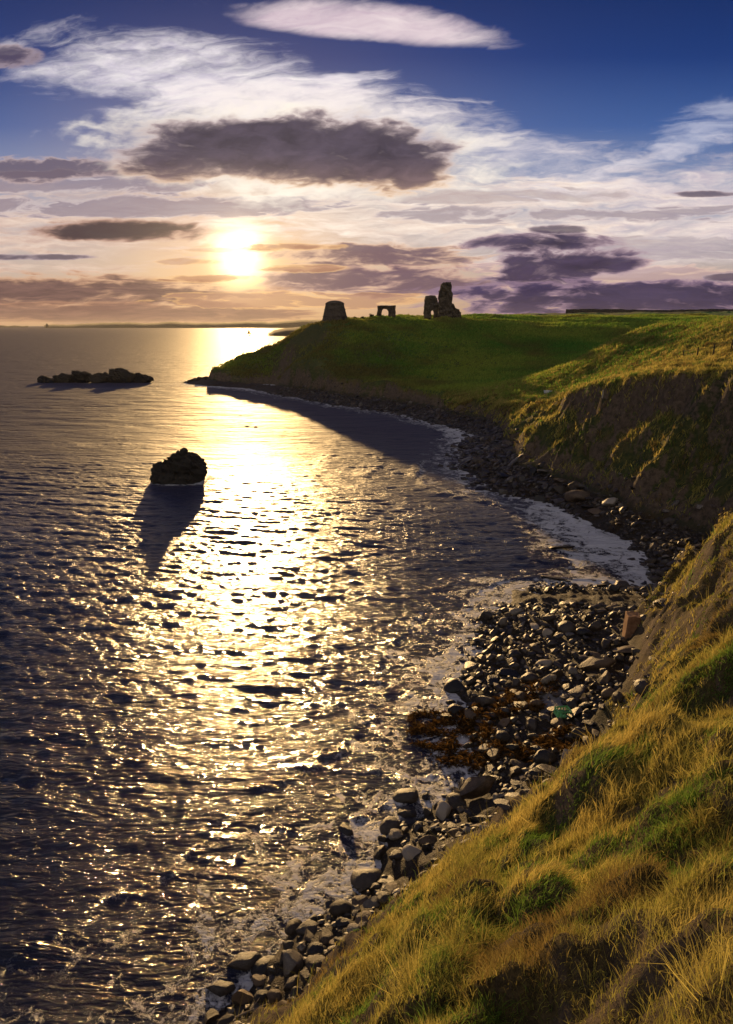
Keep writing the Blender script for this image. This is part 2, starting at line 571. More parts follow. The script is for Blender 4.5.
# ------------------------------------------------------------------ ground materials
def ground_mat():
    m, nt, p = new_mat('ground')
    tc = nt.node('ShaderNodeTexCoord')
    V = tc.outputs['Object']
    soil = nt.attr('soil'); beach = nt.attr('beach'); gold = nt.attr('gold'); fld = nt.attr('field')
    n1 = nt.noise(V, .35, 6, .6); n2 = nt.noise(V, 2.2, 6, .65); n3 = nt.noise(V, 11.0, 5, .65); n0 = nt.noise(V, .06, 5, .6)
    gr = nt.mix(nt.smooth(n2, .35, .65), (.030, .042, .012), (.085, .085, .022))
    straw = nt.mix(nt.smooth(n3, .35, .65), (.06, .043, .017), (.15, .108, .042))
    col = nt.mix(nt.smooth(gold + (n1 - .5) * .9 + (n2 - .5) * .6, .3, .75), gr, straw)
    green = nt.mix(nt.smooth(n1 * .6 + n2 * .4, .38, .62), (.045, .120, .018), (.095, .175, .030))
    green = nt.mix(nt.smooth(n0, .45, .62), green, nt.mix(n3, (.060, .080, .022), (.095, .088, .030)))
    col = nt.mix(fld, col, green)
    earth = nt.mix(nt.smooth(n2 * .6 + n3 * .4, .35, .65), (.050, .036, .024), (.165, .120, .080))
    col = nt.mix(nt.smooth(soil + (n2 - .5) * .9 + (n1 - .5) * .5, .35, .62), col, earth)
    vor = nt.node('ShaderNodeTexVoronoi'); vor.inputs['Scale'].default_value = 9.0
    t2 = nt.node('ShaderNodeVectorMath', operation='ADD')
    nt.set(t2.inputs[0], V); nt.set(t2.inputs[1], nt.noise(V, 3.0, 3, .5, out=1))
    nt.set(vor.inputs['Vector'], t2.outputs[0])
    peb = nt.mix(E(nt, vor.outputs['Color']), (.022, .018, .014), (.085, .065, .048))
    weed = nt.mix(n3, (.030, .018, .008), (.085, .052, .02))
    bc = nt.mix(nt.smooth(n1 + (n2 - .5) * .5, .5, .62), peb, weed)
    bc = nt.mix(nt.smooth(nt.attr('pale') + (n3 - .5) * 1.2, .35, .6), bc, nt.mix(n3, (.16, .155, .17), (.46, .44, .47)))
    col = nt.mix(beach, col, bc)
    nt.set(p.inputs['Base Color'], col)
    nt.set(p.inputs['Roughness'], nt.math('SUBTRACT', .95, beach * .3))
    p.inputs['Specular IOR Level'].default_value = .25
    vor2 = nt.node('ShaderNodeTexVoronoi'); vor2.inputs['Scale'].default_value = 24.0
    nt.set(vor2.inputs['Vector'], V)
    hb = nt.math('MULTIPLY', E(nt, vor.outputs['Distance']) + E(nt, vor2.outputs['Distance']) * .6, beach * -.8) + n2 * .7 + n3 * .35
    n4 = nt.noise(V, 34.0, 5, .7)
    nt.set(p.inputs['Normal'], nt.bump(n4, .9, .05, nt.bump(hb, .9, .22)))
    return m


MAT_GROUND = ground_mat()


def build_terrain():
    X, Y, R = polar(5.0, 6500, [(11, .010), (60, .0042), (130, .0048), (300, .007), (900, .012), (1e9, .03)], 860, 90)
    Z, D, Bw, S, Q = height(X, Y, True)
    nr, nc = X.shape
    q = grid_quads(nr, nc)
    co = np.stack([X, Y, Z], -1).reshape(-1, 3)
    rr = np.hypot(X, Y)
    # slope
    gx = np.gradient(Z, axis=0) / np.maximum(np.gradient(R, axis=0), 1e-6)
    at = np.gradient(Z, axis=1) / np.maximum(np.hypot(np.gradient(X, axis=1), np.gradient(Y, axis=1)), 1e-6)
    slope = np.hypot(gx, at)
    beach = 1 - sstep(-.3, .9, D)
    steep = sstep(1.0, 2.1, slope)
    patch = fbm(X * .11, Y * .11, 3, 77)
    near_bare = sstep(.6, 1, 1 - np.hypot((X - 12.5) / 3.6, (Y - 29.5) / 5.0) * .5)
    bare_low = (1 - sstep(1.8, 4.5, Z)) * sstep(-.4, .5, D) * .75
    soil = np.clip(steep * .75 + near_bare * .3 + bare_low + patch * .15, 0, 1) * (1 - beach)
    field = sstep(95, 130, Y) * sstep(-1.5, 3.0, Q) * sstep(.9, .4, slope)
    crest = np.exp(-((Q - 1.2) / 2.6) ** 2)
    gold = np.clip(.62 + patch * .35 - sstep(40, 60, rr) * .35 + crest * .45 * sstep(40, 60, rr), 0, 1)
    gold = np.where(rr > 180, gold * .7, gold)
    pale = np.exp(-(((X - 7.4) / 1.5) ** 2 + ((Y - 28.6) / 1.1) ** 2))
    soil = soil * (.55 + .25 * sstep(30, 50, rr))
    soil = np.clip(soil + .4 * sstep(.2, .5, -fbm(X * .8, Y * .8, 3, 231)) * (1 - sstep(25, 40, rr)) * (1 - beach), 0, 1)
    soil = np.clip(soil + (1 - sstep(2.8, 5.0, D)) * (1 - sstep(17, 20, Y)) * (1 - beach), 0, 1)
    ex = [a.ravel() for a in (soil, beach, gold, field, pale)]
    zz = Z.ravel()
    keep = (zz[q].max(1) > -1.4)
    q = q[keep]
    isb = (D.ravel()[q].mean(1) < 0.1)
    # shared smooth normals over both objects
    full = quad_mesh('tmp', co, q)
    nrm = np.zeros(len(co) * 3, np.float32)
    full.vertices.foreach_get('normal', nrm)
    nrm = nrm.reshape(-1, 3)
    bpy.data.meshes.remove(full)
    for name, sel in (('beach', isb), ('hillside', ~isb)):
        c, qq, e = compact(co, q[sel], ex + [nrm])
        me = quad_mesh(name, c, qq)
        for an, v in zip(('soil', 'beach', 'gold', 'field', 'pale'), e): point_attr(me, an, v)
        me.normals_split_custom_set_from_vertices(e[5].tolist())
        tag(link(name, me, MAT_GROUND), kind='structure')


build_terrain()


# ------------------------------------------------------------------ sea
def sea_mat():
    m, nt, p = new_mat('sea_water')
    tc = nt.node('ShaderNodeTexCoord')
    V = tc.outputs['Object']
    mp = nt.node('ShaderNodeMapping'); nt.set(mp.inputs['Vector'], V)
    mp.inputs['Rotation'].default_value = (0, 0, .22)
    mp.inputs['Scale'].default_value = (.42, 1.35, 1)
    foam = nt.attr('foam'); dist = nt.attr('dist')
    w1 = nt.noise(mp.outputs[0], 4.0, 4, .55, .7)
    w2 = nt.noise(mp.outputs[0], 9.0, 5, .62, .6)
    dv = nt.node('ShaderNodeVectorMath', operation='ADD')
    nz = nt.noise(V, 1.1, 4, .6, out=1)
    nt.set(dv.inputs[0], V); nt.set(dv.inputs[1], nz)
    vo = nt.node('ShaderNodeTexVoronoi', feature='DISTANCE_TO_EDGE'); vo.inputs['Scale'].default_value = 2.3
    nt.set(vo.inputs['Vector'], dv.outputs[0])
    vo2 = nt.node('ShaderNodeTexVoronoi', feature='DISTANCE_TO_EDGE'); vo2.inputs['Scale'].default_value = 7.0
    nt.set(vo2.inputs['Vector'], dv.outputs[0])
    lace = nt.smooth(E(nt, vo.outputs['Distance']), .16, .0) * .20 + nt.smooth(E(nt, vo2.outputs['Distance']), .16, .0) * .12
    fo = nt.noise(V, .8, 8, .68, 1.2)
    fo2 = nt.noise(V, 6.0, 6, .7, .8)
    fm = nt.smooth(foam * 1.05 + (fo - .5) * 3.2 + (fo2 - .5) * .9 + lace - .17, .40, .80) * nt.smooth(foam, .12, .40)
    base = nt.mix(dist, (.018, .021, .040), (.046, .044, .074))  # upwelling tone plus lavender sky sheen put into the colour, stronger with distance
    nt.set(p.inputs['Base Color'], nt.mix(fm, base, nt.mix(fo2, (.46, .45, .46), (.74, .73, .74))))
    nt.set(p.inputs['Roughness'], nt.math('MINIMUM', nt.math('ADD', dist * .50 + .05, fm * .5), .7))
    p.inputs['IOR'].default_value = 1.33
    p.inputs['Specular IOR Level'].default_value = .22
    w3 = nt.noise(mp.outputs[0], .55, 4, .6, .5)
    w4 = nt.noise(mp.outputs[0], .14, 6, .65, .4)
    b = nt.bump(w4 * dist, .9, 2.6)
    b = nt.bump(w3, .9, .62, b)
    b = nt.bump(w1, .6, .19, b)
    b = nt.bump(w2, .25, .05, b)
    b = nt.bump(fm * .6 + fo2 * fm, .8, .10, b)
    nt.set(p.inputs['Normal'], b)
    return m


def build_sea():
    X, Y, R = polar(5.0, 14000, [(14, .010), (24, .0036), (105, .0027), (200, .005), (400, .008), (1500, .014), (1e9, .05)], 820, 90)
    Hh, D, Bw, S, Q = height(X, Y, True)
    off = -(D + Bw)          # metres seaward of the waterline
    rng = np.random.default_rng(3)
    Z = np.zeros_like(X)
    DX = np.zeros_like(X); DY = np.zeros_like(X)
    fadeR = 1 - sstep(250, 900, R)
    env = .75 + .5 * fbm(X * .035, Y * .035, 2, 91)
    for i in range(100):
        lam = .28 * (6.0 / .28) ** rng.random()
        th = rng.normal(math.radians(-98), math.radians(30 if lam < .8 else 19))   # travel towards the beach
        kx, ky = math.cos(th), math.sin(th)
        k = 2 * math.pi / lam
        amp = .0076 * lam if lam < .7 else .0053
        res = np.clip(lam / (R * .0095) - .4, 0, 1)
        ph = k * (kx * X + ky * Y) + rng.random() * 6.28
        a = amp * res * env
        Z += a * np.sin(ph)
        DX -= a * 1.0 * kx * np.cos(ph); DY -= a * 1.0 * ky * np.cos(ph)
    farw = sstep(70, 150, R) * (1 - sstep(500, 1100, R)) * sstep(2, 14, off)
    for i in range(16):
        lam = 3.6 * (13 / 3.6) ** rng.random()
        th = rng.normal(math.radians(-96), math.radians(17))
        kx, ky = math.cos(th), math.sin(th)
        k = 2 * math.pi / lam
        Z += .0017 * lam * farw * np.clip(lam / (R * .018) - .2, 0, 1) * np.sin(k * (kx * X + ky * Y) + rng.random() * 6.28)
    damp = .25 + .75 * sstep(-1, 9, off)
    Z *= damp
    # swell lines wrapping round the bay and breaking on the beach
    ph = off + 1.6 * fbm(X * .06, Y * .06, 2, 93)
    brk = 0
    for c, wd, am in ((1.2, .4, .10), (4.6, .6, .24), (10.5, 1.0, .07), (17.0, 1.3, .05)):
        m = np.clip(.5 + 1.1 * fbm(S * .045 + c, off * .02, 2, int(c * 10)), 0, 1.2)
        t = (ph - c) / wd
        am = am * (.35 + .65 * sstep(36, 50, Y))
        Z += am * m * np.where(t < 0, np.exp(-(t * 1.8) ** 2), np.exp(-(t * .75) ** 2)) * (1 - sstep(180, 260, R))
        if c < 6: brk = brk + m * np.exp(-((ph - c + .35) / (wd * .8)) ** 2)
    X2 = X + DX * damp; Y2 = Y + DY * damp
    depth = Z - Hh
    foam = .92 * np.exp(-np.clip(off + .5, 0, 99) / 3.6) + .42 * np.clip(brk, 0, 1) * (.2 + .8 * sstep(24, 44, Y))
    foam += .10 * np.exp(-np.clip(off, 0, 99) / 6.0) * np.clip(fbm(X * .12, Y * .12, 3, 97) + .1, 0, 1)
    inlet = np.exp(-(((X - 16.8) / 4.2) ** 2 + ((Y - 57) / 10.0) ** 2) ** 1.5)
    foam += .50 * inlet
    foam += .45 * np.exp(-(((X - 14.5) / 4) ** 2 + ((Y - 112) / 9) ** 2)) * (1 - sstep(2.5, 4.5, off))
    rk = at_z(175, 484, 0)
    foam += .62 * np.exp(-((np.hypot((X - rk[0]) / 1.25, Y - rk[1] - 1.9) - 2.4) / .8) ** 2)
    foam = foam * (.45 + .55 * sstep(12, 18, Y))
    foam = np.clip(foam, 0, 1) * (1 - sstep(200, 320, R)) + .30 * np.exp(-(((X + 45) / 30) ** 2 + ((Y - 205) / 10) ** 2))
    nr, nc = X.shape
    q = grid_quads(nr, nc)
    co = np.stack([X2, Y2, Z], -1).reshape(-1, 3)
    keep = depth.ravel()[q].max(1) > -.35
    keep &= (Hh.ravel()[q].min(1) < 1.2)
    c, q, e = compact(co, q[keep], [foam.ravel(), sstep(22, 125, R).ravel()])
    me = quad_mesh('sea', c, q)
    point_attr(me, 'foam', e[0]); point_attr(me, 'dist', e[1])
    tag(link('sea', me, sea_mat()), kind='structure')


build_sea()

# ------------------------------------------------------------------ rocks
def rock_mat(name, c1, c2, rough=.55, weed=.0):
    m, nt, p = new_mat(name)
    tc = nt.node('ShaderNodeTexCoord')
    oi = nt.node('ShaderNodeObjectInfo')
    V = tc.outputs['Object']
    ad = nt.node('ShaderNodeVectorMath', operation='ADD')
    nt.set(ad.inputs[0], V); nt.set(ad.inputs[1], oi.outputs['Location'])
    n = nt.noise(ad.outputs[0], 2.6, 7, .65)
    n2 = nt.noise(ad.outputs[0], 14, 5, .6)
    f = nt.smooth(n * .6 + n2 * .4 + (E(nt, oi.outputs['Random']) - .5) * .35, .36, .66)
    nt.set(p.inputs['Base Color'], nt.mix(f, c1, c2))
    p.inputs['Roughness'].default_value = rough
    p.inputs['Specular IOR Level'].default_value = .4
    nt.set(p.inputs['Normal'], nt.bump(n * .6 + n2 * .4, .7, .09))
    return m


MAT_ROCK = {'dark': rock_mat('wet_dark_rock', (.013, .011, .009), (.055, .042, .031), .42),
            'brown': rock_mat('brown_rock', (.034, .024, .015), (.12, .080, .048), .55),
            'pale': rock_mat('pale_rock', (.13, .11, .085), (.31, .265, .21), .6)}
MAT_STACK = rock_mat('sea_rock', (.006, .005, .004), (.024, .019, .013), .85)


def rock_verts(seed, sub=3, kind='rounded'):
    rg = np.random.default_rng(seed)
    bm = bmesh.new()
    bmesh.ops.create_icosphere(bm, subdivisions=sub, radius=1.0)
    v = np.array([w.co[:] for w in bm.verts])
    fcs = np.array([[w.index for w in f.verts] for f in bm.faces])
    bm.free()
    n = 5 if kind == 'rounded' else 10
    for _ in range(n):
        d = rg.normal(size=3); d /= np.linalg.norm(d)
        if kind == 'slab': d[2] *= 2.2; d /= np.linalg.norm(d)
        lim = rg.uniform(.5, .85) if kind == 'rounded' else rg.uniform(.38, .68)
        k = v @ d
        v = v - np.outer(np.maximum(k - lim, 0) * (.8 if kind == 'rounded' else .97), d)
    o = rg.uniform(0, 50, 3)
    nz = fbm(v[:, 0] * 1.6 + o[0] + v[:, 2] * .9, v[:, 1] * 1.6 + o[1] - v[:, 2] * .7, 4, seed)
    v = v * (1 + (.13 if kind == 'rounded' else .065) * nz)[:, None]
    s = rg.uniform(.75, 1.25, 3)
    s[2] *= .42 if kind == 'slab' else .78
    return v * s, fcs


def tri_mesh(name, co, tris, smooth=True):
    n = len(tris)
    return np_mesh(name, co, np.asarray(tris).ravel(), np.arange(n) * 3, np.full(n, 3), smooth)


KINDS = ('rounded', 'angular', 'slab')
ROCK_ME = {}
for ki, kn in enumerate(KINDS):
    for tn in MAT_ROCK:
        for v in range(3):
            co, tr = rock_verts(100 + ki * 10 + v + len(tn) * 37, 3, kn)
            me = tri_mesh('boulder', co, tr)
            me.materials.append(MAT_ROCK[tn])
            if kn != 'rounded':
                try: me.set_sharp_from_angle(angle=math.radians(38))
                except Exception: pass
            ROCK_ME[kn, tn, v] = me


def put_rock(name, me, x, y, z, size, rz, rx=0, ry=0, scale=(1, 1, 1)):
    o = bpy.data.objects.new(name, me)
    COL.objects.link(o)
    o.location = (x, y, z)
    o.rotation_euler = (rx, ry, rz)
    o.scale = tuple(size * s for s in scale)
    return o


def build_boulders():
    # named boulders first: px, py (centre), height, size, kind, tone, label
    own = [
        (480, 786, .75, .62, 'angular', 'brown', 'large orange brown boulder with sunlit top edge above the dark hollow', (1.25, 1, 1.05)),
        (484, 822, .6, .55, 'angular', 'dark', 'large dark wet boulder just below the orange brown boulder', (1.3, .9, .8)),
        (524, 806, .75, .55, 'rounded', 'dark', 'dark rounded boulder half hidden at the foot of the grass slope', (1.4, 1, .7)),
        (408, 882, .35, .48, 'slab', 'dark', 'flat dark rock in the foam under the grassy edge', (1.5, .9, 1)),
        (446, 858, .5, .27, 'rounded', 'pale', 'pale egg shaped stone right against the grassy edge', (1.2, .9, .9)),
        (516, 612, .4, .33, 'rounded', 'pale', 'pale bright stone at the water side of the boulder beach', (1.1, .9, 1)),
        (504, 622, .4, .30, 'rounded', 'pale', 'smaller pale stone beside the bright stone at the water side', (.8, 1, 1.1)),
        (600, 664, 1.1, .75, 'angular', 'brown', 'big blocky brown boulder lying below the upright sandstone block', (1.3, .9, .8)),
        (631, 649, 1.3, .6, 'slab', 'brown', 'long brown slab beside the foot of the upright sandstone block', (1.6, .9, 1.3)),
        (546, 664, .6, .32, 'rounded', 'pale', 'pale oval stone in the middle of the boulder beach', (1.3, .8, .8)),
        (578, 497, .8, 1.0, 'rounded', 'brown', 'large mossy mound of rock under the shaded bluff', (1.6, 1, .8)),
        (566, 547, .15, .75, 'slab', 'dark', 'low dark rock surrounded by white foam in the inlet', (1.5, .8, .7)),
        (556, 578, .1, .55, 'slab', 'dark', 'dark rock awash at the near side of the foamy inlet', (1.5, .8, .8)),
        (546, 462, .8, .5, 'angular', 'pale', 'pale grey boulder at the base of the grassy bluff', (1.2, .9, .9)),
        (408, 796, .05, .35, 'rounded', 'dark', 'dark stone breaking the foam left of the orange brown boulder', (1.3, 1, .8)),
        (345, 830, -.02, .4, 'angular', 'dark', 'dark rock in the swash out from the grassy edge', (1.3, 1, .7)),
        (240, 962, .0, .42, 'angular', 'dark', 'dark wet rock in the lower left surf', (1.2, 1, .8)),
        (218, 988, .0, .34, 'angular', 'dark', 'jagged dark rock farthest out in the lower left surf', (1.2, 1, .9)),
        (268, 968, .05, .30, 'rounded', 'dark', 'dark rounded rock next to the bare earth edge at lower left', (1.2, 1, .8)),
    ]
    taken = []
    for (px, py, z, s, kn, tn, lab, sc3) in own:
        p = at_z(px, py, z)
        o = put_rock('boulder', ROCK_ME[kn, tn, random.randrange(3)], p[0], p[1], z, s, random.uniform(-.5, .5), random.uniform(-.15, .15), random.uniform(-.15, .15), sc3)
        tag(o, lab, 'boulder', 'boulders on the cove beach')
        taken.append((p[0], p[1], s * 1.3))
    taken = np.array(taken)
    # scatter
    N = 170000
    s = RNG.uniform(60, 320, N)
    # sample points near the toe line by walking along it
    seg = TOE[2:25, :2]
    L = np.hypot(*(np.diff(seg, axis=0).T)); cum = np.concatenate([[0], np.cumsum(L)])
    u = RNG.uniform(0, cum[-1], N)
    k = np.clip(np.searchsorted(cum, u) - 1, 0, len(L) - 1)
    f = (u - cum[k]) / L[k]
    px_ = seg[k] + (seg[k + 1] - seg[k]) * f[:, None]
    nx = np.stack([-(seg[k + 1] - seg[k])[:, 1], (seg[k + 1] - seg[k])[:, 0]], 1) / L[k][:, None]
    off = RNG.uniform(-1.5, 14, N)
    P = px_ + nx * off[:, None]
    z, d, b, al, q = height(P[:, 0], P[:, 1], True)
    w = -d / b
    # density: full on the beach, thinning in the surf
    dens = np.where(d > .2, .12 * (d < 1.6), np.where(w < 1.0, 1.0, np.exp(-((w - 1.0) * b) / 2.4)))
    inlet = np.exp(-(((P[:, 0] - 17.0) / 4.0) ** 2 + ((P[:, 1] - 57) / 9.0) ** 2))
    dens *= 1 - .93 * np.clip(inlet * 1.3, 0, 1)
    pool = np.exp(-(((P[:, 0] - 7.6) / 1.5) ** 2 + ((P[:, 1] - 28.2) / 1.5) ** 2))
    dens *= 1 - .8 * pool
    clump = fbm(P[:, 0] * .45, P[:, 1] * .45, 2, 71)
    dens *= np.clip(.75 + clump * .9, .4, 1)
    size = np.exp(RNG.normal(math.log(.115), .5, N))
    size = np.clip(size, .05, .5) * np.where(P[:, 1] > 60, 1.5, 1.0)
    cx, cy, dep = to_px(np.stack([P[:, 0], P[:, 1], z], 1))
    ok = (RNG.random(N) < dens) & (z > -.45 - .0 * z) & (z + size * .8 > -.03) & (P[:, 1] < 200) & (P[:, 1] > 8)
    ok &= (cx > -40) & (cx < 775) & (cy < 1064)
    dd = np.hypot(P[:, 0][:, None] - taken[None, :, 0], P[:, 1][:, None] - taken[None, :, 1]) < taken[None, :, 2]
    ok &= ~dd.any(1)
    idx = np.nonzero(ok)[0]
    pix = size[idx] * F / dep[idx]
    order = idx[np.argsort(-pix)]
    # thin overlapping ones
    chosen = []
    cell = {}
    for i in order:
        x, y, r = P[i, 0], P[i, 1], size[i]
        c = (int(x // 1.5), int(y // 1.5))
        bad = False
        for a in (-1, 0, 1):
            for bb in (-1, 0, 1):
                for (x2, y2, r2) in cell.get((c[0] + a, c[1] + bb), ()):
                    if (x - x2) ** 2 + (y - y2) ** 2 < (.72 * (r + r2)) ** 2: bad = True; break
                if bad: break
            if bad: break
        if bad: continue
        cell.setdefault(c, []).append((x, y, r))
        chosen.append(i)
        if len(chosen) > 15000: break
    big = chosen[:235]; rest = chosen[235:]
    print('boulders', len(big), 'stones', len(rest))
    for i in big:
        x, y = P[i]; r = size[i]
        kn = KINDS[RNG.choice(3, p=[.18, .47, .35])]
        inwater = z[i] < .05
        tn = 'dark' if inwater else ('dark', 'brown', 'pale')[RNG.choice(3, p=[.5, .36, .14])]
        o = put_rock('boulder', ROCK_ME[kn, tn, int(RNG.integers(3))], x, y, max(z[i], -.2) + r * .22, r, RNG.uniform(0, 6.28), RNG.normal(0, .2), RNG.normal(0, .2))
        sz = 'large' if r > .42 else ('medium' if r > .27 else 'small')
        if y > 60: where = 'on the far rocky shore under the shaded bluff'
        elif y > 40: where = 'beside the foamy inlet'
        elif inwater: where = 'in the surf off the boulder beach'
        elif y > 28: where = 'on the boulder beach near the upright sandstone block'
        else: where = 'below the grassy foreground slope'
        sh = {'rounded': 'rounded boulder', 'angular': 'angular boulder', 'slab': 'flat slab'}[kn]
        tag(o, f'{sz} {tn} {sh} {where}', 'boulder', f'{tn} {sh}s {where}')
    # the many small stones as one heap
    lows = [rock_verts(500 + i, 1, KINDS[i % 3]) for i in range(9)]
    C = []; T = []; K = []; base = 0
    for i in rest:
        v, tr = lows[int(RNG.integers(9))]
        a = RNG.uniform(0, 6.28); ca, sa = math.cos(a), math.sin(a)
        tl = RNG.normal(0, .25)
        r = size[i]
        w_ = v * r
        x_ = w_[:, 0] * ca - w_[:, 1] * sa; y_ = w_[:, 0] * sa + w_[:, 1] * ca
        C.append(np.stack([x_ + P[i, 0], y_ + P[i, 1], w_[:, 2] + x_ * tl + max(z[i], -.15) + r * .2], 1))
        T.append(tr + base); base += len(v)
        h = RNG.random()
        c = (.048, .036, .027) if h < .58 else ((.11, .072, .042) if h < .93 else (.27, .23, .18))
        c = np.array(c) * RNG.uniform(.4, 1.1)
        if z[i] < .1: c = c * .7
        K.append(np.tile(c, (len(v), 1)))
    me = tri_mesh('beach_stones', np.concatenate(C), np.concatenate(T), False)
    point_col(me, 'tint', np.concatenate(K))
    m, nt, p = new_mat('beach_stones')
    tc = nt.node('ShaderNodeTexCoord')
    n = nt.noise(tc.outputs['Object'], 9, 5, .65)
    nt.set(p.inputs['Base Color'], nt.mix(nt.smooth(n, .3, .7), nt.attr('tint', 'Color'), (.03, .026, .022)))
    p.inputs['Roughness'].default_value = .45
    nt.set(p.inputs['Normal'], nt.bump(n, .6, .05))
    tag(link('beach_stones', me, m), kind='stuff')


build_boulders()


def lumpy(name, outline, depth, mat, seed, parent=None, rough=.22, cuts=4):
    """a rock or ruined wall: outline (x, z) in metres, given real depth, then weathered"""
    bm = bmesh.new()
    f = bm.faces.new([bm.verts.new((x, -depth / 2, z)) for x, z in outline])
    r = bmesh.ops.extrude_face_region(bm, geom=[f])
    bmesh.ops.translate(bm, verts=[e for e in r['geom'] if isinstance(e, bmesh.types.BMVert)], vec=(0, depth, 0))
    bmesh.ops.triangulate(bm, faces=bm.faces[:])
    for _ in range(cuts):
        ed = [e for e in bm.edges if e.calc_length() > .55]
        if not ed: break
        bmesh.ops.subdivide_edges(bm, edges=ed, cuts=1)
        bmesh.ops.triangulate(bm, faces=bm.faces[:])
    co = np.array([v.co[:] for v in bm.verts])
    nx = fbm(co[:, 0] * .8 + seed, co[:, 2] * .8 + co[:, 1] * .5, 4, seed)
    ny = fbm(co[:, 0] * .8 - seed, co[:, 2] * .8 + co[:, 1] * .6, 4, seed + 3)
    nz = fbm(co[:, 0] * .8 + co[:, 1], co[:, 2] * .8 + 7, 4, seed + 9)
    for v, a, b, c in zip(bm.verts, nx, ny, nz):
        v.co += Vector((a, b * 1.3, c * .7)) * rough
    return from_bm(name, bm, mat, parent)


def sea_rock(name, blobs, label, group=None, seed=0, mat=None, vox=.16):
    """one rock: craggy lumps fused into a single skin, then weathered.  blobs: x, y, rx, ry, h (metres above water)"""
    cen = np.array([blobs[0][0], blobs[0][1], 0.0])
    C = []; T = []; base = 0
    for i, (cx, cy, rx, ry, h) in enumerate(blobs):
        v, tr = rock_verts(seed * 13 + i + 900, 4, 'angular' if i % 2 == 0 else 'rounded')
        mn, mx_ = v.min(0), v.max(0)
        v = (v - (mn + mx_) / 2) / ((mx_ - mn) / 2)
        v = v * [rx, ry, (h + 1.2) / 2] + [cx, cy, (h - 1.2) / 2]
        C.append(v - cen); T.append(tr + base); base += len(v)
    tmp = tri_mesh('tmp_rock', np.concatenate(C), np.concatenate(T))
    ob = bpy.data.objects.new('tmp_rock', tmp); COL.objects.link(ob)
    md = ob.modifiers.new('r', 'REMESH'); md.mode = 'VOXEL'; md.voxel_size = vox
    bpy.context.view_layer.update()
    dg = bpy.context.evaluated_depsgraph_get()
    me = bpy.data.meshes.new_from_object(ob.evaluated_get(dg))
    bpy.data.objects.remove(ob); bpy.data.meshes.remove(tmp)
    n = len(me.vertices)
    co = np.zeros(n * 3, np.float32); nr = np.zeros(n * 3, np.float32)
    me.vertices.foreach_get('co', co); me.vertices.foreach_get('normal', nr)
    co = co.reshape(-1, 3).astype(float); nr = nr.reshape(-1, 3)
    f1 = fbm(co[:, 0] * .7 + seed + co[:, 2] * .5, co[:, 1] * .7 - co[:, 2] * .6, 4, seed)
    strata = fbm(co[:, 2] * 2.6 + .4 * co[:, 0], co[:, 0] * .25 + co[:, 1] * .25, 3, seed + 4)
    f2 = np.abs(fbm(co[:, 0] * 1.6 + co[:, 2], co[:, 1] * 1.6 + seed + co[:, 2] * 1.3, 3, seed + 8))
    sc_ = np.clip((max(b_[4] for b_ in blobs)) / 3.5, .35, 1)
    co = co + nr * ((.34 * f1 + .16 * strata - .30 * f2) * sc_)[:, None]
    me.vertices.foreach_set('co', co.astype(np.float32).ravel())
    me.update()
    me.name = name
    me.materials.clear()
    me.polygons.foreach_set('use_smooth', np.ones(len(me.polygons), bool))
    try: me.set_sharp_from_angle(angle=math.radians(40))
    except Exception: pass
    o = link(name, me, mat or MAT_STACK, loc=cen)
    return tag(o, label, 'rock', group)


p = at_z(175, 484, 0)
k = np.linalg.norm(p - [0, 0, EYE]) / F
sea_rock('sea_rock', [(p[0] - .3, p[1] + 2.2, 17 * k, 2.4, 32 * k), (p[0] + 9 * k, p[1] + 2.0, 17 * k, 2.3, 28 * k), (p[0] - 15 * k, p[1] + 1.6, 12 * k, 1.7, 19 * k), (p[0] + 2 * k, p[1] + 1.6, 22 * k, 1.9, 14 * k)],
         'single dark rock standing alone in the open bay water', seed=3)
for i, (xs, lab) in enumerate([
        ([(41, 7, 7, 0), (50, 6, 4, 0)], 'smallest dark skerry at the left end of the reef'),
        ([(62, 13, 8, 0), (79, 9, 11, 0), (72, 14, 8, .5)], 'dark jagged skerry second from the left end of the reef'),
        ([(100, 13, 10, 0), (120, 16, 14, 0), (112, 20, 9, .5)], 'largest dark skerry with the highest hump of the reef'),
        ([(142, 9, 10, 0)], 'rounded dark skerry at the right end of the reef'),
        ([(188, 9, 4, 0), (203, 10, 6, 0), (216, 13, 4, 0)], 'low dark skerry joining the reef to the headland')]):
    bl = []
    for (px, hw, hh, dy) in xs:
        q_ = at_z(px, 383 - dy, 0)
        kk = np.linalg.norm(q_ - [0, 0, EYE]) / F
        bl.append((q_[0], q_[1] + 2, hw * kk, 2.6, hh * kk))
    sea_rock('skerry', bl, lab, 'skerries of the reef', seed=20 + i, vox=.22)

# ------------------------------------------------------------------ odd stones and flotsam on the beach
def chipped_block(name, sx, sy, sz, mat, seed, parent=None):
    bm = bmesh.new()
    bmesh.ops.create_cube(bm, size=1.0)
    bmesh.ops.scale(bm, vec=(sx, sy, sz), verts=bm.verts)
    bmesh.ops.bevel(bm, geom=bm.edges[:], offset=.035, segments=2, affect='EDGES', profile=.6)
    bmesh.ops.subdivide_edges(bm, edges=[e for e in bm.edges if e.calc_length() > .12], cuts=4, use_grid_fill=True)
    co = np.array([v.co[:] for v in bm.verts])
    nz = fbm(co[:, 0] * 3 + seed, co[:, 2] * 3 + co[:, 1] * 2, 3, seed)
    for v, n in zip(bm.verts, nz): v.co *= 1 + .05 * n
    return from_bm(name, bm, mat, parent)


